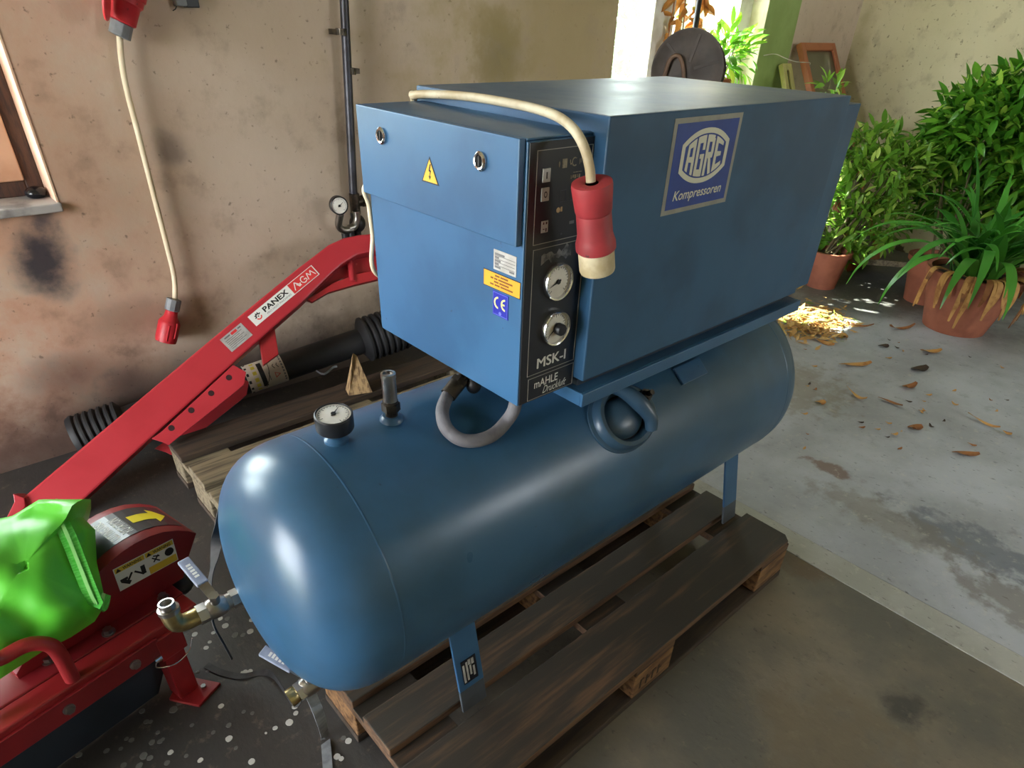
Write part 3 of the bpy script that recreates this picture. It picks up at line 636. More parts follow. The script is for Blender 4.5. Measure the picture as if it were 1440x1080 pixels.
# gauge standing on the tank, facing up
gx, gy = 0.0575, TY
part('weld_boss', lathe([(0.019, -0.006), (0.019, 0.004), (0.014, 0.009), (0.0, 0.009)], (gx, gy, TZ+TR), (0, 0, 1), 24), BLUE_TANK, tank, smooth=True)
gx2 = V((gx+0.001, gy, 0.7655)); axg = V((-0.04, -0.10, 1)).normalized()
tg = part('pressure_gauge', lathe([(0, 0), (0.010, 0), (0.010, 0.006), (0.0285, 0.008), (0.0295, 0.010), (0.0295, 0.034), (0.0275, 0.036), (0.0265, 0.0325), (0, 0.0325)], gx2+axg*0.006, axg, 40), BLACKP, ac, smooth=True, label='black gauge lying face up on the tank')
part('gauge_stem', hexnut(gx2-axg*0.004, gx2+axg*0.008, 0.011), DIRTSTEEL, tg)
gm = frame(gx2+axg*0.0355, (0.72, -0.69, 0), V((0.69, 0.72, 0)))
gm = frame(gx2+axg*0.0355, V((0.72, -0.69, 0.0))-axg*V((0.72, -0.69, 0)).dot(axg), axg.cross(V((0.72, -0.69, 0))))
part('needle', gauge_face(gm, 0.0305, tg, 80), INK, tg)
# safety valve
sv = V((0.161, TY, TZ+TR))
part('weld_boss', lathe([(0.021, -0.006), (0.020, 0.004), (0.015, 0.009), (0.0, 0.009)], sv, (0, 0, 1), 24), BLUE_TANK, tank, smooth=True)
vb = part('safety_valve', join(cyl(sv+V((0, 0, 0.008)), sv+V((0, 0, 0.018)), 0.0105), hexnut(sv+V((0, 0, 0.018)), sv+V((0, 0, 0.032)), 0.0155), cyl(sv+V((0, 0, 0.032)), sv+V((0, 0, 0.036)), 0.013)), DIRTSTEEL, ac)
part('valve_body', lathe([(0.0115, 0.036), (0.0115, 0.076), (0.0122, 0.078), (0.0122, 0.086), (0.0085, 0.0865), (0.0085, 0.083), (0, 0.083)], sv, (0, 0, 1), 24), STEEL, vb, smooth=True)
# hand-hole hatch on the flank
ha = math.radians(43); hn = V((0, -math.cos(ha), math.sin(ha))); ht_ = V((0, math.sin(ha), math.cos(ha)))
hc = V((0.574, TY, TZ))+hn*TR
def tank_pt(u, v, h):   # u along axis, v around the girth, h off the skin
    a = ha+v/TR; return V((hc.x+u, TY-math.cos(a)*(TR+h), TZ+math.sin(a)*(TR+h)))
def ering(prof, n=48, off=(0, 0)):
    vs, fs = [], []
    for (ru, rv, h) in prof:
        for k in range(n):
            q = 2*PI*k/n; vs.append(tank_pt(off[0]+ru*math.cos(q), off[1]+rv*math.sin(q), h))
    for i in range(len(prof)-1):
        for k in range(n): l = (k+1) % n; fs.append((i*n+k, i*n+l, i*n+n+l, i*n+n+k))
    return vs, fs
hr = part('inspection_hatch', ering([(0.089, 0.069, -0.002), (0.088, 0.068, 0.003), (0.081, 0.063, 0.006), (0.079, 0.061, 0.016), (0.072, 0.055, 0.022), (0.062, 0.048, 0.020), (0.056, 0.044, 0.010), (0.055, 0.043, 0.0)]), BLUE_DARK, ac, smooth=True)
cp = [(0.052*math.cos(PI/2*i/8), 0.041*math.cos(PI/2*i/8), 0.002+0.020*math.sin(PI/2*i/8)) for i in range(9)]
part('hatch_cover', ering(cp[:-1]+[(0.001, 0.001, 0.022)], off=(-0.004, 0)), BLUE_DARK, hr, smooth=True)
part('hatch_rim', ering([(0.056, 0.044, 0.003), (0.050, 0.039, 0.004)]), M('rim_black', (24, 26, 28), rough=0.8), hr)  # black ring in the groove round the cover
yk = [tank_pt(u, v, h) for u, v, h in ((-0.012, 0.060, 0.022), (0.004, 0.044, 0.030), (0.018, 0.022, 0.033), (0.030, 0.0, 0.033), (0.040, -0.022, 0.030), (0.040, -0.042, 0.022))]
part('hatch_clamp', tube(yk, lambda t: 0.017-0.010*abs(t-0.5), 14, 5), BLUE_DARK, hr, smooth=True)
bp = tank_pt(0.058, 0.018, 0.022)
part('hatch_bolt', join(cyl(bp-hn*0.006, bp+hn*0.006, 0.013, n=20), hexnut(bp+hn*0.006, bp+hn*0.013, 0.0105), cyl(bp+hn*0.013, bp+hn*0.024, 0.0055)), DIRTSTEEL, hr)
# outlet valve at the near end: nozzle, union, ball valve with lever, elbow
def ball_valve(p, ax, stem, lever_dir, elbow, L=1.0):
    ax = V(ax).normalized(); stem = V(stem).normalized(); p = V(p)
    bv = part('ball_valve', join(hexnut(p+ax*0.018*L, p+ax*0.032*L, 0.0175), cyl(p+ax*0.032*L, p+ax*0.040*L, 0.0145), lathe([(0.0145, 0), (0.0185, 0.006), (0.0195, 0.018), (0.0185, 0.030), (0.0145, 0.036)], p+ax*0.040*L, ax, 24), hexnut(p+ax*0.074*L, p+ax*0.090*L, 0.0185)), STEEL, ac, smooth=True)
    s0 = p+ax*0.058*L
    part('valve_stem', join(cyl(s0, s0+stem*0.030, 0.0085), hexnut(s0+stem*0.030, s0+stem*0.038, 0.009)), STEEL, bv)
    ld = V(lever_dir).normalized(); sd_ = ld.cross(stem).normalized(); b0 = s0+stem*0.031
    part('valve_lever', join(prism([b0-sd_*0.008, b0-sd_*0.0095+ld*0.095, b0+sd_*0.0095+ld*0.095, b0+sd_*0.008], stem*0.002)), STEEL, bv)
    lv = part('lever_sleeve', prism([b0-sd_*0.0105+ld*0.034-stem*0.003, b0-sd_*0.0105+ld*0.098-stem*0.003, b0+sd_*0.0105+ld*0.098-stem*0.003, b0+sd_*0.0105+ld*0.034-stem*0.003], stem*0.008), M('lever_blue_grey', (150, 158, 178), (130, 138, 158), scale=30, rough=0.35), bv, bevel=0.002)
    fmv = frame(b0+ld*0.066+stem*0.005, ld, stem.cross(ld))
    part('lettering', join(*[rect2(fmv, -0.016+0.007*k, -0.0115+0.007*k, -0.004, 0.004, 0.0004) for k in range(5)]), WHITE, bv)
    e = p+ax*0.090*L
    if elbow:
        part('elbow_fitting', join(tube([e, e+ax*0.02, e+ax*0.034+V((0, 0, 0.006)), e+ax*0.038+V((0, 0.002, 0.022)), e+ax*0.038+V((0, 0.004, 0.040))], 0.0155, 16, 5), ), BRASS, bv, smooth=True)
        q = e+ax*0.038+V((0, 0.004, 0.040))
        part('elbow_outlet', lathe([(0.0175, -0.006), (0.0175, 0.002), (0.013, 0.003), (0.013, 0.014), (0.010, 0.014), (0.010, 0.004), (0, 0.004)], q, (0, 0.1, 1), 20), STEEL, bv, smooth=True)
    else:
        part('valve_outlet', lathe([(0.0145, 0), (0.0165, 0.004), (0.0165, 0.016), (0.012, 0.016), (0.012, 0.002), (0, 0.002)], e, ax, 20), BRASS, bv, smooth=True)
n1 = V((-0.100, 0.452, 0.437))
part('outlet_nozzle', lathe([(0.020, -0.03), (0.020, 0.006), (0.0165, 0.010), (0.0155, 0.022), (0, 0.022)], n1, (-1, 0, 0), 24), BLUE_TANK, tank, smooth=True)
ball_valve(n1+V((-0.004, 0, 0)), (-1, 0, 0), (0, -0.25, 1), (-0.12, 0.85, 0.25), True)
n2 = V((-0.035, 0.285, 0.332))
part('outlet_nozzle', lathe([(0.018, -0.03), (0.018, 0.006), (0.0155, 0.014), (0, 0.014)], n2, (-1, 0, -0.15), 24), BLUE_TANK, tank, smooth=True)
ball_valve(n2, (-1, 0, -0.15), (-0.1, -0.35, 1), (-0.45, 0.85, 0.3), False, 0.85)
# power cable lying over the cabinet, plug hanging at the side
CP = [V((0.45, 0.60, 0.90)), V((0.44, 0.592, 1.08)), V((0.395, 0.575, 1.190)), V((0.372, 0.540, 1.2065)), at(622, 133, 0, 0.3735), at(660, 136, 0, 0.3735), at(700, 142, 0, 0.374), at(745, 151, 0, 0.374), at(782, 163, 1, 0.178), at(806, 181, 1, 0.135), at(821, 206, 1, 0.105), at(829, 235, 1, 0.093), at(831, 256, 1, 0.090)]
for i in (4, 5, 6, 7): CP[i].z = max(CP[i].z, 1.2065)
pc = part('power_cable', tube(CP, 0.0062, 12, 8), CABLE, ac, smooth=True)
q = at(832, 254, 1, 0.090); ql = at(840, 380, 1, 0.090); L = (q-ql).length; ax = (ql-q).normalized()
pg = part('power_plug', lathe([(r_*0.76, t_) for r_, t_ in [(0.011, 0.003), (0.022, 0.0), (0.0335, 0.002), (0.0345, 0.006), (0.0315, 0.036), (0.0305, L*0.32), (0.0295, L*0.33), (0.0300, L*0.34), (0.0305, L*0.56), (0.0330, L*0.62), (0.0350, L*0.66), (0.0350, L*0.735), (0.0325, L*0.745), (0.0325, L*0.75), (0, L*0.75)]], q, ax, 40), REDPLDUSTY, pc, smooth=True)
part('plug_shroud', lathe([(r_*0.76, t_) for r_, t_ in [(0.0318, L*0.74), (0.0318, L*0.98), (0.0308, L), (0.0285, L), (0.0285, L*0.80), (0, L*0.80)]], q, ax, 40), CREAMPL, pc, smooth=True, label='dirty cream shroud of the plug')
part('back_cable', tube([V((0.36, 0.5425, 1.10)), at(516, 258, 1, 0.543), at(519, 290, 1, 0.543), at(524, 330, 1, 0.543), at(529, 385, 1, 0.546), V((0.40, 0.60, 0.86))], 0.004, 10, 8), CABLEW, ac, smooth=True)

# ------------------------------------------------------------------ pallets
def pallet(label, x0, x1, yr, yrange_b, ox, zt, mt, mb, chamfer=False, mts=None):
    p = thing('pallet', label, 'pallet', ((x0+x1)/2, (yr[0][0]+yr[-1][1])/2, 0))
    random.seed(int(x0*100)+5)
    for i, (a, b) in enumerate(yr):
        d = random.uniform(-0.0015, 0.0015); m = mts[i] if mts else mt
        if chamfer and i == 0:
            g = prism([(x0, a, 0.122), (x1-0.02, a, 0.122), (x1, a+0.02, 0.122), (x1, b, 0.122), (x0, b, 0.122)], (0, 0, 0.022))
        else: g = box(x0+d, x1+d, a, b, 0.122, 0.144)
        part('plank', g, m, p, bevel=0.003)
    xc = (x0+x1)/2; ya, yb = yr[0][0], yr[-1][1]
    for x in (x0, xc-0.0725, x1-0.145):
        part('stringer_board', box(x+0.001, x+0.144, ya+0.002, yb-0.002, 0.1, 0.122), mb, p, bevel=0.002)
    for a, b in yrange_b:
        for x in (x0, xc-0.0725, x1-0.145): part('block', box(x+0.002, x+0.143, a+0.001, b-0.001, 0.022, 0.1), WOODBL if mb is WOODDK else mb, p, bevel=0.003)
        part('base_board', box(x0, x1, a, b, 0.0, 0.022), WOODBK, p, bevel=0.002)
    return p
YR1 = [(0.0, 0.145), (0.186, 0.286), (0.327, 0.472), (0.513, 0.613), (0.655, 0.80)]
p1 = pallet('oily dark wooden pallet carrying the blue compressor', 0.0, 1.2, YR1, [(0.0, 0.1), (0.3275, 0.4725), (0.7, 0.8)], 0, 0, WOODDK, WOODDK, chamfer=True)
bk = frame((0.60, 0.001, 0.061), (1, 0, 0), (0, 0, 1))
part('stamp', join(*[rect2(bk, -0.05+0.022*k, -0.044+0.022*k, -0.018, 0.014, 0.0004) for k in range(4)], *[rect2(bk, -0.05+0.022*k, -0.036+0.022*k, 0.010-0.012*(k % 2), 0.015-0.012*(k % 2), 0.0004) for k in range(4)]), M('burnt_stamp', (52, 36, 26), rough=0.8), p1)
YR2 = [(0.825, 0.94), (0.98, 1.08), (1.12, 1.215), (1.258, 1.385), (1.443, 1.575)]
pallet('grey weathered pallet behind the compressor, by the stained wall', 0.045, 1.245, YR2, [(0.825, 0.92), (1.245, 1.39), (1.475, 1.575)], 0, 0, WOODGY, WOODGY, mts=[WOODGY, WOODGY, WOODGY, WOODGY, WOODBK])

# ------------------------------------------------------------------ red boom leaning along the wall
d = (V((0.80, 1.70, 0.63))-V((-0.36, 1.60, 0.06))).normalized(); sideN = V((0, -1, 0)); sideN = (sideN-d*sideN.dot(d)).normalized(); topN = d.cross(sideN); topN = topN if topN.z > 0 else -topN
ra = math.radians(36); BN = sideN*math.cos(ra)+topN*math.sin(ra); BP = V((0.22, 1.60, 0.33))
def bo_(px, py, off=0.0): return onp(px, py, BP+BN*off, BN)
OUT = [(28, 703), (293, 480), (419, 377), (440, 361), (462, 344), (484, 334), (505, 330), (560, 325), (640, 322), (645, 350), (566, 352), (524, 353), (503, 358), (482, 371), (470, 381), (425, 425), (351, 490), (213, 615), (115, 705), (60, 752), (14, 740)]
bt = thing('digger_boom', 'long red steel boom with a bent upper end leaning along the stained wall', 'boom', (0.0, 1.62, 0.0))
bm_ = part('beam', prism([bo_(*q) for q in OUT], -BN*0.085), RED, bt, bevel=0.006, segs=2)
part('end_flange', prism([bo_(*q, 0.012) for q in ((18, 694), (34, 700), (36, 712), (10, 742), (6, 734), (20, 706))], -BN*0.11), RED, bt, bevel=0.002)
def plate_holes(quad, holes, off, th):
    g = [prism([bo_(*q, off) for q in quad], BN*th)]; return join(*g)
PLQ = ((227, 607), (328, 513), (346, 523), (343, 541), (334, 549), (237, 626), (229, 622), (213, 617))
bp1 = part('pin_bracket', prism([bo_(*q, 0.010) for q in PLQ], -BN*0.008), RED, bt, bevel=0.001)
PLQ2 = tuple((x+4, y+14) for x, y in PLQ)
part('pin_bracket', prism([bo_(*q, -0.075) for q in PLQ2], -BN*0.008), RED, bt, bevel=0.001)
for px, py in ((241, 602), (269, 577), (297, 553), (322, 531)):
    c = bo_(px, py, 0.0104); a_, b_ = basis(BN); part('pin_hole', prism([c+a_*(0.0095*math.cos(2*PI*k/16))+b_*(0.0095*math.sin(2*PI*k/16)) for k in range(16)], BN*0.0004), M('hole_dark', (44, 16, 18), rough=0.9), bp1)
part('brace_arm', prism([bo_(*q, -0.03) for q in ((432, 421), (470, 397), (500, 386), (560, 372), (560, 386), (500, 400), (462, 411), (440, 424))], -BN*0.03), REDDK, bt, bevel=0.002)
part('brace_tube', tube([bo_(492, 366, -0.04), bo_(496, 396, -0.03)], 0.011, 12, 1), RED, bt, smooth=True)
part('brace_plate', prism([bo_(*q, -0.06) for q in ((425, 424), (470, 380), (500, 362), (552, 358), (552, 376), (480, 392))], -BN*0.01), REDDK, bt)
part('strut', prism([bo_(*q, -0.03) for q in ((364, 478), (386, 460), (392, 498), (370, 514))], -BN*0.03), REDDK, bt, bevel=0.002)
# stickers on the beam face
sx_ = (bo_(420, 377)-bo_(293, 480)).normalized()
def smat(px, py): return frame(bo_(px, py, 0.0003), sx_, BN.cross(sx_))
def loc2(m, px, py):
    v = m.inverted() @ bo_(px, py, 0.0003); return v.x, v.y
m1 = smat(399, 416)
c4 = [loc2(m1, *q) for q in ((362, 459), (435, 373), (449, 385), (347, 446))]
A = loc2(m1, 347, 446); B = loc2(m1, 362, 459); Cc = loc2(m1, 450, 384); Dd = loc2(m1, 437, 374)
X0 = (A[0]+B[0])/2; X1 = (Cc[0]+Dd[0])/2; Y0 = (B[1]+Cc[1])/2; Y1 = (A[1]+Dd[1])/2; W_ = X1-X0; H_ = Y1-Y0
XM = X0+W_*0.60
st = part('brand_sticker', rect2(m1, X0, XM, Y0, Y1, 0.0005), WHITE, bm_)
st2 = part('brand_sticker', rect2(m1, XM, X1, Y0, Y1, 0.0005), WHITE, bm_)
part('sticker_field', rect2(m1, XM+0.001, X1-W_*0.012, Y0+H_*0.05, Y1-H_*0.05, 0.0003, 0.0005), M('sticker_red', (214, 56, 56), rough=0.4), bm_)
part('lettering', text('PANEX', m1, X0+W_*0.19, Y0+H_*0.40, W_*0.37, H_*0.44, bold=0.03, z0=0.0008), INK, bm_)
part('lettering', text('PRO HOST MACHINES', m1, X0+W_*0.20, Y0+H_*0.15, W_*0.37, H_*0.15, bold=0.0, z0=0.0008), GREYINK, bm_)
def stroke(m, a, b, wd, z): 
    a, b = V((*a, 0)), V((*b, 0)); n_ = V((-(b-a).y, (b-a).x, 0)).normalized()*wd/2; return poly2(m, [(p.x, p.y) for p in (a-n_, b-n_, b+n_, a+n_)], 0.0003, z)
u_ = lambda x, y: (XM+(X1-XM)*x, Y0+H_*y); tk = H_*0.075
part('lettering', join(*[stroke(m1, u_(*a), u_(*b), tk, 0.0009) for a, b in (((.10, .22), (.22, .78)), ((.22, .78), (.36, .25)), ((.24, .55), (.30, .25)), ((.30, .25), (.37, .48)), ((.64, .22), (.70, .75)), ((.70, .75), (.77, .4)), ((.77, .4), (.84, .75)), ((.84, .75), (.92, .22)), ((.52, .48), (.60, .48)), ((.595, .48), (.595, .28)))],
     arcband(m1, *u_(.51, .5), H_*0.22, H_*0.295, math.radians(40), math.radians(310), 16, 0.0003, 0.0009)), WHITE, bm_)
gc = (X0+W_*0.10, Y0+H_*0.52); rg = H_*0.20
gear = [arcband(m1, *gc, rg*0.75, rg*1.25, math.radians(20), math.radians(190), 14, 0.0003, 0.0006)]+[poly2(m1, [(gc[0]+rg*r*math.cos(math.radians(a+da)), gc[1]+rg*r*math.sin(math.radians(a+da))) for r, da in ((1.2, -9), (1.65, -8), (1.65, 8), (1.2, 9))], 0.0003, 0.0006) for a in (30, 68, 106, 144, 182)]+[poly2(m1, circ2(*gc, rg*0.28, 12), 0.0003, 0.0006)]
part('emblem', join(*gear), INK, bm_)
part('emblem', arcband(m1, gc[0], gc[1]-rg*0.1, rg*0.95, rg*1.45, math.radians(200), math.radians(350), 12, 0.0003, 0.0006), M('sticker_red2', (222, 72, 62), rough=0.4), bm_)
m2 = smat(333, 474)
A = loc2(m2, 308, 479); B = loc2(m2, 327, 494); Cc = loc2(m2, 357, 470); Dd = loc2(m2, 337, 455)
X0 = (A[0]+B[0])/2; X1 = (Cc[0]+Dd[0])/2; Y0 = (B[1]+Cc[1])/2; Y1 = (A[1]+Dd[1])/2; W2_ = X1-X0; H2_ = Y1-Y0
tp = part('type_plate', rect2(m2, X0, X1, Y0, Y1, 0.0006), PLATE, bm_)
part('lettering', join(*[rect2(m2, X0+W2_*0.1, X0+W2_*(0.85 if k % 2 else 0.7), Y0+H2_*(0.12+0.11*k), Y0+H2_*(0.15+0.11*k), 0.0003, 0.0006) for k in range(6)], rect2(m2, X0+W2_*0.14, X0+W2_*0.4, Y0+H2_*0.82, Y0+H2_*0.9, 0.0003, 0.0006), rect2(m2, X0+W2_*0.76, X0+W2_*0.9, Y0+H2_*0.82, Y0+H2_*0.9, 0.0003, 0.0006)), GREYINK, bm_)
part('lettering', rect2(m2, X0+W2_*0.44, X0+W2_*0.70, Y0+H2_*0.76, Y0+H2_*0.92, 0.0003, 0.0007), MATS.get('sticker_red') or RED, bm_)

# ------------------------------------------------------------------ drive shaft with corrugated guards on the back pallet
s0 = at(136, 606, 2, 0.085); s1 = at(548, 466, 2, 0.236); sa = (s1-s0).normalized()
dsn = thing('drive_shaft', 'black guarded drive shaft with ribbed end cones lying on the back pallet', 'drive shaft', ((s0+s1)/2).to_tuple()[:2]+(0.144,))
part('guard_tube', cyl(s0+sa*0.05, s1-sa*0.05, 0.052, n=28), RUBBER, dsn, smooth=True)
def bell(p, dir_, kr=1.0):
    pr = [(0.052, 0.0)]
    for k in range(7): pr += [(0.078+0.004*k/7, 0.012+0.026*k), (0.090, 0.020+0.026*k), (0.090, 0.028+0.026*k)]
    pr += [(0.082, 0.20), (0.05, 0.20)]
    pr = [(max(0.0525, r_*kr), t_*kr) for r_, t_ in pr]
    return lathe(pr, p, dir_, 32)
part('ribbed_cone', bell(s1-sa*0.13, sa), RUBBER, dsn, smooth=True); part('ribbed_cone', bell(s0+sa*0.10, -sa, 0.85), RUBBER, dsn, smooth=True)
def axis_hit(px, py):   # parameter along the shaft of the point the pixel meets
    n_ = sa.cross((CAM-s0).cross(sa)).normalized(); n_ = ((CAM-s0)-sa*(CAM-s0).dot(sa)).normalized()
    return (onp(px, py, s0+n_*0.052, n_)-s0).dot(sa)
t0, t1 = axis_hit(349, 537), axis_hit(404, 524)
lb = part('shaft_label', lathe([(0.0525, t0), (0.0530, t0), (0.0530, t1), (0.0525, t1)], s0, sa, 32), LABELW, dsn, smooth=True, label='cream warning label wrapped round the tube')
nv = ((CAM-s0)-sa*(CAM-s0).dot(sa)).normalized(); uv = nv.cross(sa) if nv.cross(sa).z > 0 else sa.cross(nv)
def shl(t, v, h=0.0002): a = v/0.053; return s0+sa*t+nv*((0.0532+h)*math.cos(a))+uv*((0.0532+h)*math.sin(a))
def shpatch(t_a, t_b, v_a, v_b):
    vs, fs = [], []
    for i in range(6):
        v = v_a+(v_b-v_a)*i/5; vs += [shl(t_a, v), shl(t_b, v), shl(t_b, v, 0.0008), shl(t_a, v, 0.0008)]
    for i in range(5):
        for k in range(4): l = (k+1) % 4; fs.append((i*4+k, i*4+l, i*4+4+l, i*4+4+k))
    return vs, fs
LT = t1-t0
part('label_band', join(shpatch(t0+LT*0.02, t0+LT*0.08, -0.07, 0.07), shpatch(t0+LT*0.34, t0+LT*0.46, -0.05, 0.05)), INK, lb)
part('label_band', shpatch(t0+LT*0.18, t0+LT*0.28, -0.06, 0.06), M('label_yellow', (206, 190, 60), rough=0.5), lb)
part('lettering', join(*[shpatch(t0+LT*0.92, t0+LT*0.965, -0.05+0.012*k, -0.042+0.012*k) for k in range(9)], shpatch(t0+LT*0.55, t0+LT*0.57, -0.03, 0.0)), GREYINK, lb)
part('lettering', join(*[shpatch(t0+LT*(0.70+0.012*abs(k-3)), t0+LT*(0.72+0.012*abs(k-3)), 0.008+0.003*k, 0.011+0.003*k) for k in range(6)], *[shpatch(t0+LT*(0.80+0.012*abs(k-3)), t0+LT*(0.82+0.012*abs(k-3)), 0.008+0.003*k, 0.011+0.003*k) for k in range(6)]), INK, lb)
part('lettering', join(shpatch(t0+LT*0.70, t0+LT*0.72, -0.028, -0.006), *[shpatch(t0+LT*(0.72+0.02*k), t0+LT*(0.74+0.02*k), -0.026+0.0015*k, -0.022+0.0015*k) for k in range(6)], *[shpatch(t0+LT*(0.72+0.02*k), t0+LT*(0.74+0.02*k), -0.010-0.0015*k, -0.007-0.0015*k) for k in range(6)]), M('label_red', (196, 90, 80), rough=0.5), lb)
part('wire_tie', tube([shl(t0+LT*0.40, -0.052, 0.003), shl(t0+LT*0.52, -0.02, 0.004), shl(t0+LT*0.60, 0.015, 0.004), shl(t0+LT*0.60, 0.05, 0.006)], 0.0012, 8, 5), DIRTSTEEL, dsn)
c = at(498, 503, 1, 1.46)
wc = [V((c.x-0.035, 1.47, 0.145)), V((c.x+0.05, 1.44, 0.145)), V((c.x+0.045, 1.50, 0.145)), V((c.x-0.02, 1.52, 0.145))]
ap = V((c.x+0.012, 1.49, 0.30))
tag(part('firewood_piece', (wc+[ap, ap+V((0.02, 0.01, -0.02))], [(0, 1, 5, 4), (1, 2, 5), (2, 3, 4, 5), (3, 0, 4), (3, 2, 1, 0)]), M('split_wood', (176, 146, 104), (104, 80, 56), scale=8, rough=0.8, stretch=(12, 12, 2), bump=0.4, bscale=40), bevel=0.003), 'pointed piece of split firewood standing by the ribbed shaft cone', 'firewood')
tag(part('bent_strip', ribbon([at(441, 519, 2, 0.150), at(455, 526, 2, 0.147), at(468, 517, 2, 0.150), at(474, 515, 2, 0.155)], (0, 0.3, 1), 0.008), STRAPG), 'thin grey bent strip lying on the dark pallet plank', 'strip')

# ------------------------------------------------------------------ hanging extension lead on the wall
xl = thing('extension_lead', 'cream extension lead with red plugs hanging down the stained wall', 'cable', (0.1, 1.92, 0.6))
cy_ = 1.918
PTS = [(168, 50), (171, 85), (178, 125), (191, 175), (205, 230), (219, 285), (232, 335), (242, 375), (246, 400), (246, 424)]
part('cord', tube([at(px, py, 1, cy_) for px, py in PTS], 0.0085, 12, 6), CABLEW, xl, smooth=True)
a = at(245, 420, 1, 1.912); b = at(233, 480, 1, 1.905); L = (b-a).length; ax = (b-a).normalized()
part('cord_grip', lathe([(0.010, 0), (0.0235, 0.002), (0.0235, L*0.26), (0.019, L*0.28), (0, L*0.28)], a, ax, 10), GREYPL, xl)
part('plug', lathe([(0.019, L*0.27), (0.022, L*0.42), (0.0325, L*0.52), (0.035, L*0.56), (0.035, L*0.92), (0.033, L), (0.028, L), (0.028, L*0.8), (0, L*0.8)], a, ax, 28), REDPL, xl, smooth=True)
part('plug_rib', join(*[cyl(a+ax*(L*0.55)+V((0.0345*math.cos(q), 0.0345*math.sin(q), 0)), a+ax*(L*0.9)+V((0.0345*math.cos(q), 0.0345*math.sin(q), 0)), 0.0035, n=8) for q in (3.6, 4.4, 5.2)]), REDPL, xl, smooth=True)
a = at(168, 52, 1, 1.905); b = at(186, -40, 1, 1.895); ax = (b-a).normalized(); L = (b-a).length
part('cord_grip', lathe([(0.010, 0), (0.0285, 0.002), (0.0285, L*0.22), (0.0, L*0.22)], a, ax, 8), GREYPL, xl, bevel=0.002)
part('wall_socket', lathe([(0.028, L*0.22), (0.034, L*0.24), (0.036, L*0.5), (0.042, L*0.54), (0.042, L*0.62), (0.046, L*0.64), (0.046, L*1.1), (0, L*1.1)], a, ax, 28), REDPL, xl, smooth=True)
c = at(150, 2, 1, 1.84); part('socket_flap', xf(lathe([(0, -0.004), (0.044, -0.003), (0.046, 0.0), (0.044, 0.004), (0, 0.006)], (0, 0, 0), (0, 0, 1), 28), frame(c, (0.15, -0.3, 1), (0.5, 1, 0.2))), M('red_flap', (226, 64, 70), rough=0.45), xl, smooth=True)

# ------------------------------------------------------------------ wall pipe with gauge
wp = thing('wall_pipe', 'dark steel air pipe running down the wall with clamps and a gauge', 'pipe', (1.0, 1.92, 0.6))
py_ = 1.905
P0 = at(481, -60, 1, py_); P1 = at(497, 272, 1, py_)
part('pipe_run', cyl(P0+(P0-P1)*2.4, P1, 0.0155, n=16), PIPE, wp, smooth=True)
for px, py, dx in ((480, 45, -1), (493, 100, 1)):
    c = at(px, py, 1, py_); part('pipe_clamp', join(lathe([(0.0155, -0.010), (0.019, -0.010), (0.019, 0.010), (0.0155, 0.010)], c, P1-P0, 18), box(c.x+dx*0.018-0.006, c.x+dx*0.018+0.012, c.y-0.012, WY, c.z-0.008, c.z+0.008)), DIRTSTEEL, wp)
q = at(498, 276, 1, py_)
part('pipe_tee', join(cyl(q+V((0, 0, 0.01)), q-V((0, 0, 0.065)), 0.020, n=16), cyl(q-V((0.0, 0, 0.022)), q+V((0.055, 0, -0.022)), 0.018, n=14), hexnut(q+V((0.03, 0, -0.022)), q+V((0.05, 0, -0.022)), 0.022)), DIRTSTEEL, wp, smooth=True)
part('regulator', join(ellipsoid(q-V((0, 0.005, 0.10)), 0.032, 0.032, 0.034), cyl(q-V((0.005, 0.0, 0.06)), q-V((0.005, 0, 0.21)), 0.018)), BLACKP, wp, smooth=True)
e1 = at(502, 308, 1, 1.88); e2 = at(478, 316, 1, 1.88); gpt = at(477, 289, 1, 1.86)
part('elbow_fitting', tube([e1+V((0.0, 0, 0.03)), e1, e1+V((-0.015, 0, -0.025)), e1+V((-0.04, 0, -0.03))], 0.014, 12, 5), STEEL, wp, smooth=True)
part('elbow_fitting', tube([gpt-V((0, 0, 0.03)), e2+V((-0.005, 0, 0.0)), e2+V((0.012, 0, -0.022)), e2+V((0.05, 0, -0.025))], 0.014, 12, 5), STEEL, wp, smooth=True)
part('drain_tube', join(cyl(e1+V((-0.03, 0, -0.03)), e1+V((-0.03, 0, -0.13)), 0.012), cyl(e2+V((0.03, 0.02, -0.03)), e2+V((0.03, 0.02, -0.12)), 0.016)), BLACKP, wp, smooth=True)
ga = (CAM-gpt); ga.z *= 0.4; ga = ga.normalized(); ga = V((ga.x*0.4, ga.y, ga.z*0.6)).normalized()
pg = part('pressure_gauge', lathe([(0, -0.028), (0.030, -0.026), (0.0335, -0.02), (0.0335, 0.004), (0.031, 0.006), (0.029, 0.001), (0, 0.001)], gpt, ga, 32), BLACKP, wp, smooth=True)
gm = frame(gpt-ga*0.001, V((0, 0, 1)).cross(ga), (0, 0, 1))
part('needle', gauge_face(gm, 0.0335, pg, 40), INK, pg)
# cable clips near the ceiling-side edge of the view
cc = thing('cable_junction', 'small grey and black cable connectors fixed high on the plaster', 'connector', (0.45, 1.93, 1.33))
for px, py, m_, wd in ((254, 2, GREYPL, 0.017), (269, 4, BLACKP, 0.020)):
    c = at(px, py, 1, 1.93); part('connector_block', box(c.x-wd, c.x+wd, 1.92, WY, c.z-0.012, c.z+0.03), m_, cc, bevel=0.003)
part('loose_wire', tube([at(249, 4, 1, 1.935), at(247, 12, 1, 1.935), at(243, 15, 1, 1.94)], 0.0014, 6, 5), BLACKP, cc)

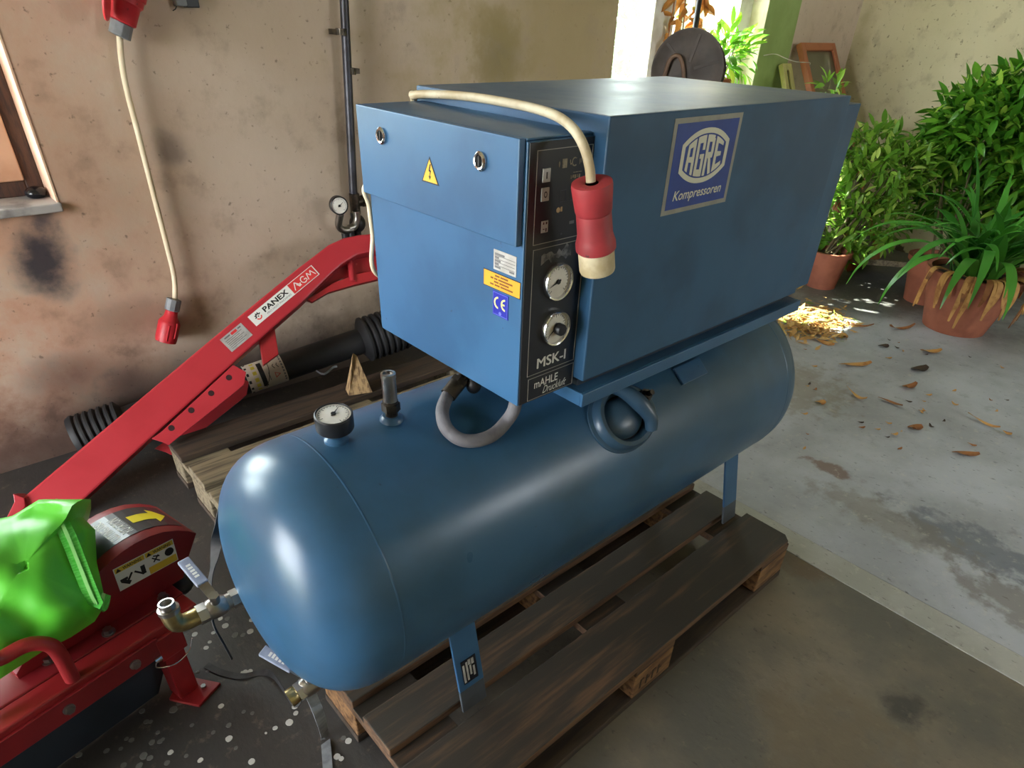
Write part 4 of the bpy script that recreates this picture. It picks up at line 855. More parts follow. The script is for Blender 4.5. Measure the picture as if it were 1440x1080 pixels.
# ------------------------------------------------------------------ red stump cutter at lower left
mu = V((-0.974, -0.228, 0)); mv = V((-0.228, 0.974, 0)); mo = V((-0.155, 0.705, 0.0))   # along the machine to the left, across to the back
def mp(a, b, z): return mo+mu*a+mv*b+V((0, 0, z))
def mbox(a0, a1, b0, b1, z0, z1):
    v = [mp(a, b, z) for a in (a0, a1) for b in (b0, b1) for z in (z0, z1)]; return v, box(0, 1, 0, 1, 0, 1)[1]
ct = thing('stump_cutter', 'red stump cutter with a rounded disc guard and a leg, in the lower left foreground', 'machine', tuple(mp(0.3, 0.2, 0)))
fr = part('frame_rail', join(mbox(0.0, 0.95, -0.005, 0.045, 0.190, 0.238)), REDM, ct, bevel=0.004)
part('rail_flange', mbox(0.10, 0.95, -0.012, -0.005, 0.170, 0.222), M('guard_red_paint', (140, 34, 40), (128, 30, 36), scale=8, rough=0.35), ct, bevel=0.001)
part('frame_deck', mbox(0.0, 0.95, 0.045, 0.36, 0.205, 0.240), M('guard_red_paint', (140, 34, 40), (128, 30, 36), scale=8, rough=0.35), ct, bevel=0.003)
for a in (0.155, 0.285, 0.42, 0.55):
    c = mp(a, -0.012, 0.196); part('bolt', join(cyl(c, c-mv*0.003, 0.011, n=16), hexnut(c-mv*0.003, c-mv*0.009, 0.0085)), STEEL, ct)
for a, b in ((0.035, 0.062), (0.155, 0.062), (0.26, 0.085)):
    c = mp(a, b, 0.240); part('bolt', join(cyl(c, c+V((0, 0, 0.003)), 0.013, n=16), hexnut(c+V((0, 0, 0.003)), c+V((0, 0, 0.012)), 0.0095)), STEEL, ct)
# disc guard: face outline read on the guard's own plane, extruded across the machine
GP = mp(0, 0.085, 0)
def gp(px, py): return onp(px, py, GP, mv)
ARC = [(143, 801), (157, 788), (172, 776), (190, 764), (211, 754), (230, 748), (250, 746), (265, 747), (276, 750)]
face = [gp(*q) for q in ARC]+[gp(266, 781), gp(258, 812)]
lowz = 0.240
fb0 = V((face[-1].x, face[-1].y, lowz)); fbL = V(face[0]); 
edgeL = [face[0]+mu*0.12+V((0, 0, -0.05)), face[0]+mu*0.2+V((0, 0, -0.12))]; edgeL[-1].z = max(lowz, min(edgeL[-1].z, 0.28)); botL = V((edgeL[-1].x, edgeL[-1].y, lowz))
GTH = 0.155
gd = part('disc_guard', prism([*face, fb0, botL, edgeL[1], edgeL[0]], mv*GTH), M('guard_red_paint', (140, 34, 40), (128, 30, 36), scale=8, rough=0.35), ct, bevel=0.002, smooth=True)
# wide arc sticker on the curved top: strips following the arc
def arc_pt(s, b, h=0.0008):
    ap = [edgeL[0]]+face[:9]; s = max(0, min(0.9999, s)); k = s*(len(ap)-1); i = int(k); f = k-i
    p = ap[i].lerp(ap[i+1], f); tt = (ap[i+1]-ap[i]).normalized(); nn = mv.cross(tt); nn = nn if nn.z > 0 else -nn
    return p+mv*b+nn*h
def arc_strip(s0, s1, b0, b1, h=0.0008, n=14):
    vs, fs = [], []
    for i in range(n+1):
        s = s0+(s1-s0)*i/n; vs += [arc_pt(s, b0, h), arc_pt(s, b1, h), arc_pt(s, b1, h+0.0006), arc_pt(s, b0, h+0.0006)]
    for i in range(n):
        for k in range(4): l = (k+1) % 4; fs.append((i*4+k, i*4+l, i*4+4+l, i*4+4+k))
    fs += [(3, 2, 1, 0), (n*4, n*4+1, n*4+2, n*4+3)]; return vs, fs
ds = part('direction_sticker', arc_strip(0.03, 0.90, 0.030, GTH-0.022), M('sticker_charcoal', (52, 54, 58), rough=0.3), gd)
def arc_map(g, s0, s1, b0, b1, h=0.0018): return [arc_pt(s0+(s1-s0)*v[0], b0+(b1-b0)*v[1], h) for v in g[0]], g[1]
I4 = Matrix.Identity(4)
def arrow(s0, s1):
    gs = [arc_strip(s0, s0+(s1-s0)*0.6, 0.066, GTH-0.058, 0.0016, 6)]
    n = 6
    for i in range(n):
        a, b = s0+(s1-s0)*(0.6+0.4*i/n), s0+(s1-s0)*(0.6+0.4*(i+1)/n); w0, w1 = 0.033*(1-i/n), 0.033*(1-(i+1)/n); mid = (0.030+GTH-0.022)/2
        gs.append(prism([arc_pt(a, mid-w0, 0.0016), arc_pt(b, mid-w1, 0.0016), arc_pt(b, mid+w1, 0.0016), arc_pt(a, mid+w0, 0.0016)], V((0, 0, 0.0006))))
    return join(*gs)
part('direction_arrow', arrow(0.56, 0.86), M('sticker_yellow', (240, 220, 40), rough=0.4), ds); part('direction_arrow', arrow(0.04, 0.28), MATS['sticker_yellow'], ds)
for tx, sA, sB in (('CUTTING DISC', 0.34, 0.42), ('ROTATION', 0.44, 0.52)):
    g = text(tx, I4, 0, 0, 1, 1, bold=0.01, z0=0)
    part('lettering', ([arc_pt(sA+(sB-sA)*(1-v[1]), 0.040+(GTH-0.072)*(v[0] if tx[0] == 'C' else 0.05+0.8*v[0]), 0.0016) for v in g[0]], g[1]), WHITE, ds)
# warning label on the guard face
wq = [gp(159, 801), gp(168, 832), gp(250, 787), gp(243, 757)]
wx = (wq[2]-wq[1]).normalized(); wm = frame((wq[0]+wq[2])/2, wx, V((0, 0, 1))); wm = frame((wq[0]+wq[1]+wq[2]+wq[3])/4-mv*0.0003, wx, (-mv).cross(wx))
ww = ((wq[2]-wq[1]).length+(wq[3]-wq[0]).length)/4; wh = ((wq[1]-wq[0]).length+(wq[3]-wq[2]).length)/4
ws = part('warning_sticker', rect2(wm, -ww, ww, -wh, wh, 0.0006), WHITE, gd)
part('warning_band', join(rect2(wm, -ww*0.97, -ww*0.02, wh*0.55, wh*0.95, 0.0003, 0.0006), rect2(wm, ww*0.02, ww*0.97, wh*0.55, wh*0.95, 0.0003, 0.0006), rect2(wm, ww*0.02, ww*0.97, -wh*0.95, -wh*0.35, 0.0003, 0.0006)), M('warn_yellow', (222, 190, 60), rough=0.45), ws)
part('lettering', join(text('WARNING', wm, -ww*0.72, wh*0.62, ww*0.6, wh*0.27, bold=0.02, z0=0.0014), text('WARNING', wm, ww*0.28, wh*0.61, ww*0.6, wh*0.27, bold=0.02, z0=0.0014)), INK, ws)
pic = [poly2(wm, [(-ww*0.95, wh*0.6), (-ww*0.78, wh*0.6), (-ww*0.865, wh*0.9)], 0.0003, 0.001), poly2(wm, [(ww*0.05, wh*0.6), (ww*0.22, wh*0.6), (ww*0.135, wh*0.9)], 0.0003, 0.001), poly2(wm, circ2(ww*0.78, wh*0.1, wh*0.34, 16), 0.0003, 0.0007),
       stroke(wm, (-ww*0.85, -wh*0.25), (-ww*0.62, -wh*0.7), wh*0.3, 0.0007), stroke(wm, (-ww*0.72, -wh*0.6), (-ww*0.5, wh*0.05), wh*0.14, 0.0007), stroke(wm, (-ww*0.9, -wh*0.2), (-ww*0.66, -wh*0.2), wh*0.2, 0.0007),
       rect2(wm, -ww*0.22, -ww*0.08, -wh*0.6, wh*0.15, 0.0003, 0.0007), stroke(wm, (-ww*0.42, wh*0.0), (-ww*0.16, -wh*0.6), wh*0.14, 0.0007), stroke(wm, (ww*0.2, wh*0.3), (ww*0.42, -wh*0.2), wh*0.1, 0.0007), stroke(wm, (ww*0.42, wh*0.35), (ww*0.22, -wh*0.1), wh*0.1, 0.0007), stroke(wm, (ww*0.25, wh*0.42), (ww*0.45, wh*0.2), wh*0.1, 0.0007)]
part('warning_picture', join(*pic), INK, ws)
# dark slanted sheet under the rail, legs, handle
part('dark_sheet', prism([mp(0.05, 0.02, 0.19), mp(0.95, 0.02, 0.19), mp(0.95, 0.055, 0.004), mp(0.12, 0.055, 0.004)], mv*0.008), NAVY, ct)
lg = part('leg', mbox(0.055, 0.100, -0.005, 0.040, 0.008, 0.20), REDM, ct, bevel=0.003)
part('leg_socket', mbox(0.048, 0.107, -0.0125, 0.047, 0.150, 0.215), REDM, ct, bevel=0.003)
part('leg_foot', prism([mp(0.02, -0.035, 0.0), mp(0.085, -0.05, 0.0), mp(0.115, 0.02, 0.0), mp(0.06, 0.055, 0.0)], (0, 0, 0.008)), REDM, lg, bevel=0.001)
c = mp(0.05, -0.015, 0.009); part('foot_bolt', hexnut(c, c+V((0, 0, 0.005)), 0.006), STEEL, lg)
c = mp(0.107, -0.016, 0.172); part('locking_pin', join(cyl(c, c+mu*0.014, 0.006, n=12), tube([c+mu*0.012, c+mu*0.014-V((0, 0, 0.02)), c-mu*0.02-V((0, 0, 0.042)), c-mu*0.055-V((0, 0, 0.034)), c-mu*0.07-V((0, 0, 0.006))], 0.0016, 8, 6)), CHROME, lg)
HPt = [at(-30, 945, 2, 0.36), at(5, 924, 2, 0.36), at(38, 907, 2, 0.36), at(66, 906, 2, 0.345), at(82, 918, 2, 0.315)]
e_ = HPt[-1]; HPt.append(V((e_.x, e_.y, 0.24))); HPt.insert(0, HPt[0]+V((-0.05, 0, -0.11)))
part('carry_handle', tube(HPt, 0.0135, 14, 6), REDM, ct, smooth=True)
part('side_knob', ellipsoid(mp(-0.03, 0.12, 0.20), 0.028, 0.028, 0.03), BLACKP, ct, smooth=True)
part('side_wheel', lathe([(0.0, -0.012), (0.034, -0.012), (0.038, -0.006), (0.038, 0.006), (0.034, 0.012), (0, 0.012)], mp(-0.035, 0.19, 0.300), (1, 0.2, 0.2), 22), BLACKP, ct, smooth=True)

# ------------------------------------------------------------------ green bag lying on the cutter
def green_bag():
    import mathutils.noise as mn
    N_ = V((-0.12, -0.62, 0.78)).normalized(); P0 = mp(0.26, 0.15, 0.38)
    outl = [(62, 702), (128, 702), (117, 728), (134, 745), (136, 790), (146, 835), (147, 852), (133, 874), (100, 896), (60, 916), (0, 955), (-60, 975), (-90, 930), (-90, 800), (-40, 745), (0, 730), (22, 725), (46, 711)]
    op = [onp(*q, P0, N_) for q in outl]; a_, b_ = basis(N_); c = sum(op, V((0, 0, 0)))/len(op)
    # resample the outline
    ring = []
    n = len(op)
    for i in range(n):
        for j in range(5): ring.append(op[i].lerp(op[(i+1) % n], j/5))
    vs, fs = [], []; K = 14; R_ = len(ring)
    for side in (1, -1):
        base = len(vs)
        for k in range(K):
            f = k/K
            for q in ring:
                p = q.lerp(c, f)
                hgt = (0.085 if side > 0 else 0.070)*math.sqrt(max(0, 1-(1-f)**2.2))
                nz = mn.noise(p*9)*0.020+mn.noise(p*22+V((3, 1, 7)))*0.007+0.012*math.sin((p.dot(a_)*1.0+p.dot(b_)*0.7)*38+mn.noise(p*6)*4)*min(1, f*4)
                vs.append(p+N_*side*(hgt+nz*min(1, f*5)))
        vs.append(c+N_*side*0.085); ci = len(vs)-1
        for k in range(K-1):
            for i in range(R_):
                l = (i+1) % R_; A_ = [base+k*R_+i, base+k*R_+l, base+(k+1)*R_+l, base+(k+1)*R_+i]
                fs.append(tuple(A_ if side > 0 else A_[::-1]))
        for i in range(R_):
            l = (i+1) % R_; A_ = (base+(K-1)*R_+i, base+(K-1)*R_+l, ci); fs.append(A_ if side > 0 else A_[::-1])
    off = K*R_+1
    for i in range(R_): l = (i+1) % R_; fs.append((i, i+off, l+off, l))
    t = thing('green_bag', 'bright green tarpaulin bag slumped over the red cutter', 'bag', tuple(V((c.x, c.y, 0.24))))
    # merge is handled by coincident rim: tiny wall joins both halves
    bo2 = part('bag_body', (vs, fs), GREEN, t, smooth=True)
    zp = [onp(px, py, P0+N_*h*0.80, N_) for px, py, h in ((70, 704, 0.012), (84, 730, 0.055), (98, 760, 0.085), (112, 795, 0.090), (124, 825, 0.080), (134, 846, 0.062), (142, 852, 0.035), (146, 835, 0.012))]
    part('zip_tape', ribbon(zp, lambda s: (a_*0.9-b_*0.4) if s < 0.75 else (a_*0.3-b_*0.9), 0.026, 0.003), GREENZIP, t, smooth=True)
    part('zip_teeth', ribbon([p+N_*0.003 for p in zp], lambda s: (a_*0.9-b_*0.4) if s < 0.75 else (a_*0.3-b_*0.9), 0.006, 0.003), M('zip_pale_green', (150, 222, 130), rough=0.4), t, smooth=True)
    s0 = onp(78, 709, P0+N_*0.03, N_); part('zip_pull', join(ellipsoid(s0, 0.009, 0.006, 0.005, 12, 6), cyl(s0, s0+V((-0.018, -0.006, 0.004)), 0.003)), STEEL, t, smooth=True)
green_bag()

# ------------------------------------------------------------------ straps by the tank end
def on_floor(px, py, z=0.0): return at(px, py, 2, z)
e1 = n1+V((-0.06, 0, 0))
sA = [at(321, 684, 1, 0.56), at(312, 712, 1, 0.56), at(306, 752, 1, 0.555), at(301, 790, 1, 0.53), at(294, 828, 1, 0.49), V((-0.175, 0.452, 0.405)), V((-0.172, 0.435, 0.36)), V((-0.168, 0.43, 0.32))]
tag(part('tie_strap', ribbon(sA, lambda s: V((0.6, 0.2, 0.6)) if s < 0.6 else V((0.7, 0.7, 0)), lambda s: 0.020 if s < 0.5 else (0.020-0.015*(s-0.5)/0.15 if s < 0.65 else 0.005), 0.0015), STRAPB, smooth=True), 'black strap slung behind the tank end and round the upper valve', 'strap')
v2 = n2+V((-0.01, 0, 0))
sB = [at(436, 974, 1, 0.283), at(443, 990, 1, 0.28), at(450, 1008, 1, 0.275), on_floor(456, 1030, 0.02), on_floor(459, 1056, 0.004), on_floor(463, 1110, 0.003)]
tag(part('tie_strap', ribbon(sB, lambda s: V((1, 0.2, 0)) , 0.020, 0.0015), STRAPG, smooth=True), 'shiny grey strap hanging from the lower drain valve onto the floor', 'strap')
sC = [v2+V((-0.04, 0.01, 0.0)), V((-0.10, 0.36, 0.20)), on_floor(380, 947, 0.02), on_floor(340, 951, 0.004), on_floor(310, 945, 0.003), on_floor(290, 935, 0.003)]
tag(part('tie_strap', ribbon(sC, lambda s: V((0.2, 1, 0)), 0.016, 0.0015), STRAPB, smooth=True), 'loose black strap end trailing left along the floor under the lower valve', 'strap')

# ------------------------------------------------------------------ paint spots on the workshop floor (part of the floor)
random.seed(21)
def disc_mesh(name, mat, wob):
    pts = [(math.cos(2*PI*k/14)*(1+random.uniform(-wob, wob)), math.sin(2*PI*k/14)*(1+random.uniform(-wob, wob))) for k in range(14)]
    return build_mesh(name, ([V((x, y, 0)) for x, y in pts]+[V((x*0.96, y*0.96, 0.0012)) for x, y in pts], [tuple(range(14, 28))]+[(k, (k+1) % 14, (k+1) % 14+14, k+14) for k in range(14)]), mat, False, 0)
SPM = [disc_mesh('paint_spot', PAINTSPOT, 0.05), disc_mesh('paint_spot_b', PAINTSPOT, 0.10), disc_mesh('paint_spot_c', PAINTSPOTD, 0.08)]
SP = [(317, 880, 5, 0), (274, 892, 4, 0), (331, 893, 5, 2), (352, 888, 5, 0), (354, 872, 4, 0), (295, 903, 3, 0), (290, 911, 4, 0), (345, 945, 4, 0), (352, 944, 4, 0), (341, 946, 3, 0), (407, 1016, 6, 0), (387, 1024, 4, 0), (416, 1003, 4, 0), (415, 993, 5, 0), (354, 1071, 5, 0), (311, 993, 4, 0), (322, 1039, 5, 1), (282, 1069, 4, 1), (322, 1020, 4, 2), (244, 998, 6, 2), (200, 1000, 4, 2), (185, 1041, 4, 1), (178, 1039, 3, 1), (202, 1063, 6, 1), (211, 1066, 4, 2), (235, 1073, 4, 2), (174, 1076, 4, 2), (150, 1056, 4, 2), (214, 1044, 4, 1), (225, 1043, 4, 1), (196, 1077, 5, 2), (240, 1058, 4, 1), (111, 1062, 4, 2), (188, 993, 3, 2), (292, 944, 3, 2), (278, 945, 3, 2), (310, 870, 4, 0), (320, 870, 4, 2), (342, 893, 4, 2), (300, 890, 3, 0), (474, 1064, 5, 0), (480, 1067, 4, 0), (490, 1042, 5, 0), (483, 1038, 4, 2), (343, 1001, 3, 2), (374, 1031, 2, 0), (206, 1015, 4, 2), (170, 1053, 3, 2), (212, 1015, 3, 2), (252, 989, 4, 2), (262, 1063, 3, 2), (270, 1020, 3, 2), (229, 1040, 3, 1), (222, 1030, 3, 2), (355, 1003, 3, 2), (332, 1052, 3, 2), (300, 1030, 3, 2)]
for px, py, r, k in SP:
    p = on_floor(px, py); sc_ = r*((p-CAM).length)/FPX*0.82; k = 2 if (px < 240 and k < 2) else k
    put('paint_spot', SPM[k], fl, (p.x, p.y, 0.0), (0, 0, random.uniform(0, 6)), (sc_, sc_*random.uniform(0.85, 1.1), 1))

# ------------------------------------------------------------------ leaves, pots, plants
def leaf_mesh(name, mat, L=1.0, W=0.36, curve=0.25, fold=0.08, n=5, tip=1.0):
    vs, fs = [], []
    for i in range(n+1):
        t = i/n; x = L*t; wv = W*0.5*math.sin(PI*min(1, t*0.94+0.06))**(0.8)*(1-0.2*t)
        z = -curve*t*t*L
        if i == n: wv = 0.004
        vs += [V((x, -wv, z+fold*wv*4)), V((x, 0, z)), V((x, wv, z+fold*wv*4))]
    for i in range(n):
        a = i*3; fs += [(a, a+1, a+4, a+3), (a+1, a+2, a+5, a+4)]
    bm = bmesh.new(); bv = [bm.verts.new(v) for v in vs]
    for f in fs: bm.faces.new([bv[k] for k in f])
    for f in bm.faces: f.smooth = True
    me = bpy.data.meshes.new(name); bm.to_mesh(me); bm.free(); me.materials.append(mat); return me
def orient(dir_, roll=0.0):
    d_ = V(dir_).normalized(); h = V((0, 0, 1)); y = h.cross(d_)
    y = y.normalized() if y.length > 1e-3 else V((0, 1, 0)); z = d_.cross(y)
    m = Matrix((d_, y, z)).transposed() @ Matrix.Rotation(roll, 3, 'X'); return m
def foliage(parent, meshes, mat, spots, keep=300):
    """spots: (position, direction, roll, size). The nearest KEEP are leaves of their own, the rest one mesh."""
    spots = sorted(spots, key=lambda s: (s[0]-CAM).length-s[3]*4)
    for k, (p, d_, ro, sz) in enumerate(spots[:keep]):
        o = put('leaf', meshes[k % len(meshes)], parent, p, orient(d_, ro).to_euler(), sz)
    rest = spots[keep:]
    if rest:
        vs, fs = [], []
        for k, (p, d_, ro, sz) in enumerate(rest):
            me = meshes[k % len(meshes)]; m = orient(d_, ro); o = len(vs)
            vs += [p+m @ (v.co*sz) for v in me.vertices]; fs += [tuple(i+o for i in q.vertices) for q in me.polygons]
        part('leaf_mass', (vs, fs), mat, parent, smooth=True, kind='stuff')
def rand_dir(up=0.2):
    while True:
        v = V((random.uniform(-1, 1), random.uniform(-1, 1), random.uniform(-1, 1)))
        if 0.1 < v.length < 1: v.normalize(); v.z += up; return v.normalized()
def pot_geo(c, rt, rb, h, rim=0.03):
    x, y, z = c
    return lathe([(0, 0), (rb, 0), (rb+(rt-rb)*0.85, h-rim), (rt+0.004, h-rim+0.002), (rt+0.008, h), (rt-0.014, h), (rt-0.02, h-0.03), (0, h-0.03)], c, (0, 0, 1), 36)
def soil_geo(c, r, z): return lathe([(r, 0), (r*0.6, 0.008), (0, 0.012)], (c[0], c[1], z), (0, 0, 1), 24)
def bush(name, label, cat, pc, pot, blobs, nleaf, meshes, mat, size, seed, keep=300, group=None, up=0.25, stems=9):
    random.seed(seed); t = thing(name, label, cat, pc)
    rt, rb, h = pot
    part('pot', pot_geo(pc, rt, rb, h), TERRA, t, smooth=True); part('soil', soil_geo(pc, rt-0.02, h-0.03+pc[2]), SOIL, t, smooth=True)
    spots = []; tot = sum(b[4] for b in blobs)
    base = V((pc[0], pc[1], pc[2]+h-0.03))
    for bx, by, bz, r, wgt in blobs:
        c = V((bx, by, bz))
        for _ in range(int(nleaf*wgt/tot)):
            d_ = rand_dir(0.1); rr = r[0]*random.uniform(0.45, 1.0)**0.6
            p = c+V((d_.x*r[0], d_.y*r[0], d_.z*r[1]))*(random.uniform(0.35, 1.0)**0.5)
            dd = (d_*0.7+rand_dir(up)*0.8); spots.append((p, dd, random.uniform(-0.7, 0.7), size*random.uniform(0.7, 1.25)))
    foliage(t, meshes, mat, spots, keep)
    for k in range(stems):
        b = blobs[k % len(blobs)]; d_ = rand_dir(0.3); e = V((b[0], b[1], b[2]))+V((d_.x*b[3][0], d_.y*b[3][0], d_.z*b[3][1]))*0.6
        s = base+V((random.uniform(-0.03, 0.03), random.uniform(-0.03, 0.03), -0.01)); part('stem', tube([s, s.lerp(e, 0.5)+V((random.uniform(-0.04, 0.04), random.uniform(-0.04, 0.04), 0.04)), e], lambda q: 0.008-0.005*q, 6, 4), STEM, t, smooth=True)
    return t
LA = [leaf_mesh('leaf_a', LEAF_A, curve=0.2), leaf_mesh('leaf_b', LEAF_A, W=0.42, curve=0.05), leaf_mesh('leaf_c', LEAF_A, W=0.34, curve=0.4, fold=0.12)]
LB = [leaf_mesh('leaf_d', LEAF_B, W=0.30, curve=0.1), leaf_mesh('leaf_e', LEAF_B, W=0.34, curve=0.3)]
LD = [leaf_mesh('leaf_f', LEAF_D, W=0.42, curve=0.25), leaf_mesh('leaf_g', LEAF_D, W=0.36, curve=0.1)]
LE = [leaf_mesh('leaf_h', LEAF_E, W=0.5, curve=0.7, fold=0.3), leaf_mesh('leaf_i', LEAF_E, W=0.4, curve=-0.4, fold=0.4)]
bush('potted_bush', 'large dense dark green bush in a terracotta pot against the cream wall', 'plant', (4.02, 0.66, 0), (0.15, 0.10, 0.26),
     [(4.42, 0.67, 0.85, (0.30, 0.27), 4), (4.40, 0.44, 0.79, (0.30, 0.29), 4), (4.42, 0.84, 0.87, (0.27, 0.26), 4.5), (4.42, 0.86, 0.58, (0.22, 0.2), 2.5), (4.44, 0.34, 1.01, (0.23, 0.21), 2), (4.44, 0.71, 1.07, (0.14, 0.14), 1.2), (4.40, 0.55, 0.53, (0.26, 0.20), 2.5), (4.42, 0.20, 0.70, (0.24, 0.34), 2.5), (4.47, 0.97, 0.79, (0.14, 0.14), 1.3), (4.40, 0.40, 0.42, (0.26, 0.16), 2), (4.46, 0.14, 0.45, (0.2, 0.2), 1.5)], 4800, LA, LEAF_A, 0.095, 11, stems=10)
bush('potted_bush', 'lighter yellow-green bush in a small terracotta pot beside the compressor housing', 'plant', (3.76, 1.17, 0), (0.12, 0.085, 0.22),
     [(4.00, 1.14, 0.58, (0.22, 0.20), 3), (3.96, 1.06, 0.36, (0.20, 0.16), 2), (4.06, 1.22, 0.74, (0.16, 0.14), 1.6), (3.92, 1.20, 0.24, (0.14, 0.12), 1), (4.06, 1.00, 0.66, (0.16, 0.14), 1.4)], 1300, LB, LEAF_B, 0.085, 12, stems=8)
bush('potted_bush', 'tall thin plant with pale leaf tips showing above the far end of the blue housing', 'plant', (3.86, 1.44, 0), (0.11, 0.08, 0.2),
     [(3.87, 1.48, 1.04, (0.07, 0.07), 2), (3.87, 1.47, 0.86, (0.08, 0.12), 2), (3.86, 1.45, 0.5, (0.08, 0.2), 1)], 90, LB, LEAF_B, 0.075, 13, stems=5)
# strap-leaved plant in the big pot
random.seed(31)
pc = V((3.72, 0.385, 0.0)); sp_ = thing('strap_leaf_plant', 'strap-leaved plant with arching green and dry hanging leaves in a wide terracotta pot', 'plant', pc)
part('pot', pot_geo(pc, 0.225, 0.150, 0.31, 0.045), TERRA, sp_, smooth=True); part('soil', soil_geo(pc, 0.215, 0.28), SOIL, sp_, smooth=True)
def blade(base, dir_, L, e0, e1, wd, mat, name):
    d2 = V((dir_.x, dir_.y, 0)).normalized(); p = V(base); pts = [V(p)]; n = 9
    for i in range(n):
        e = math.radians(e0+(e1-e0)*((i+0.5)/n)**1.25); p = p+(d2*math.cos(e)+V((0, 0, math.sin(e))))*(L/n); pts.append(V((p.x, p.y, max(p.z, 0.01))))
    sd_ = d2.cross(V((0, 0, 1)))
    return part(name, ribbon(pts, sd_, lambda t: wd*(0.55+0.45*math.sin(PI*min(1, t*1.1)))*(1 if t < 0.72 else ((1-t)/0.28)**0.7)+0.002, 0.002, 3), mat, sp_, smooth=True)
for k in range(74):
    a = random.uniform(0, 2*PI); b = pc+V((random.uniform(-0.10, 0.10), random.uniform(-0.10, 0.10), 0.27))
    dv = V((math.cos(a), math.sin(a), 0))
    blade(b, dv, random.uniform(0.38, 0.62), random.uniform(62, 88), random.uniform(-70, 35), random.uniform(0.030, 0.042), LEAF_C, 'leaf_blade')
for a_, L, e0, e1 in ((2.45, 0.78, 55, -80), (2.75, 0.70, 50, -85), (3.2, 0.62, 60, -88), (3.7, 0.62, 62, -90), (4.1, 0.66, 70, -92), (2.1, 0.72, 66, -60), (5.0, 0.6, 60, -80), (5.4, 0.66, 50, -70), (1.5, 0.62, 86, 60), (3.4, 0.70, 70, -90), (2.9, 0.75, 62, -60), (4.6, 0.60, 70, -85)):
    blade(pc+V((0.07*math.cos(a_), 0.07*math.sin(a_), 0.27)), V((math.cos(a_), math.sin(a_), 0)), L, e0, e1, 0.044, LEAF_C, 'leaf_blade')
for k in range(26):   # dry leaves hanging over the rim
    a = (2.6, 3.0, 3.3, 3.5, 3.7, 4.0, 4.6, 4.9, 5.5)[k % 9]+random.uniform(-0.2, 0.2); d2 = V((math.cos(a), math.sin(a), 0))
    r_ = pc+d2*0.235+V((0, 0, 0.315)); z_ = random.uniform(0.03, 0.18)
    pts = [pc+d2*0.12+V((0, 0, 0.30)), r_+V((0, 0, 0.012)), r_+d2*0.03+V((0, 0, -0.05)), r_+d2*random.uniform(0.01, 0.05)+V((random.uniform(-0.02, 0.02), random.uniform(-0.02, 0.02), -0.28+z_)) ]
    part('dry_leaf_blade', ribbon(pts, V((-d2.y, d2.x, random.uniform(-0.4, 0.4))), lambda t: 0.026*(math.sin(PI*(0.15+0.8*t))**0.7)+0.002, 0.003, 4), random.choice((STRAW, STRAW, BROWNLEAF)), sp_, smooth=True)
# board lying behind the pots
bd = [on_floor(1232, 392), on_floor(1262, 398), V((4.55, 0.72, 0)), V((4.75, 1.2, 0))]
tag(part('wooden_board', xf(box(-0.26, 0.26, -0.15, 0.15, 0, 0.035), Matrix.Translation((4.28, 0.90, 0.085)) @ Euler((0.25, 0.1, 1.9)).to_matrix().to_4x4()), WOODGY, bevel=0.004), 'grey weathered board lying tilted on the floor behind the plant pots', 'board')
# plant on the sill of the far window, dead vine and old disc
ps = V((3.36, 1.90, 0.95)); random.seed(41)
wpn = thing('window_plant', 'bright green leafy pot plant on the sill of the far window', 'plant', ps)
part('pot', pot_geo(ps, 0.075, 0.055, 0.12, 0.02), TERRA, wpn, smooth=True)
spots = []
for _ in range(240):
    d_ = rand_dir(0.2); spots.append((V((3.40, 1.90, 1.165))+V((d_.x*0.24, d_.y*0.10, d_.z*0.17))*random.uniform(0.3, 1), d_+rand_dir(0.1)*0.7, random.uniform(-.7, .7), 0.075*random.uniform(0.7, 1.3)))
foliage(wpn, LD, LEAF_D, spots)
for k in range(5):
    e = V((3.40+random.uniform(-.15, .15), 1.90+random.uniform(-.08, .08), 1.24)); part('stem', tube([ps+V((0, 0, 0.1)), ps.lerp(e, 0.6)+V((0, 0, 0.02)), e], 0.004, 6, 4), STEM, wpn, smooth=True)
vn = thing('dead_vine', 'withered brown climbing vine hanging in front of the far window', 'plant', (3.10, 2.00, 0.95)); random.seed(43)
spots = []
for k, xx in enumerate((2.98, 3.06, 3.16, 3.22)):
    pts = [V((xx+random.uniform(-.03, .03), 2.00+random.uniform(-.02, .02), 1.05+0.16*i)) for i in range(7)]
    part('stem', tube(pts, 0.004, 6, 4), BROWNLEAF, vn, smooth=True)
    for _ in range(44):
        q = random.choice(smooth_path(pts, 4)); 
        if q.z > 1.18: spots.append((q+rand_dir(0)*0.02, rand_dir(-0.8), random.uniform(-1, 1), 0.085*random.uniform(0.6, 1.3)))
foliage(vn, LE, LEAF_E, spots)
dc = at(966, 99, 1, 1.62); dn = (CAM-dc); dn.z = 0; dn = dn.normalized()*0.9+V((-0.25, 0, 0.1)); dn.normalize()
hr_ = thing('hose_reel', 'dark round hose reel on a pole, standing behind the compressor before the window', 'reel', (dc.x, dc.y+0.05, 0))
part('reel_disc', lathe([(0, 0.012), (0.03, 0.012), (0.045, 0.006), (0.150, 0.006), (0.158, 0.012), (0.166, 0.012), (0.168, -0.004), (0, -0.004)], dc, dn, 44), DISC, hr_, smooth=True)
a_, b_ = basis(dn)
part('reel_spoke', join(*[prism([dc+dn*0.007+(a_*math.cos(q)+b_*math.sin(q))*0.03+(b_*math.cos(q)-a_*math.sin(q))*0.006*s for s in (-1, 1)]+[dc+dn*0.007+(a_*math.cos(q)+b_*math.sin(q))*0.148+(b_*math.cos(q)-a_*math.sin(q))*0.006*s for s in (1, -1)], dn*0.004) for q in [k*PI/3+0.3 for k in range(6)]]), DISC, hr_)
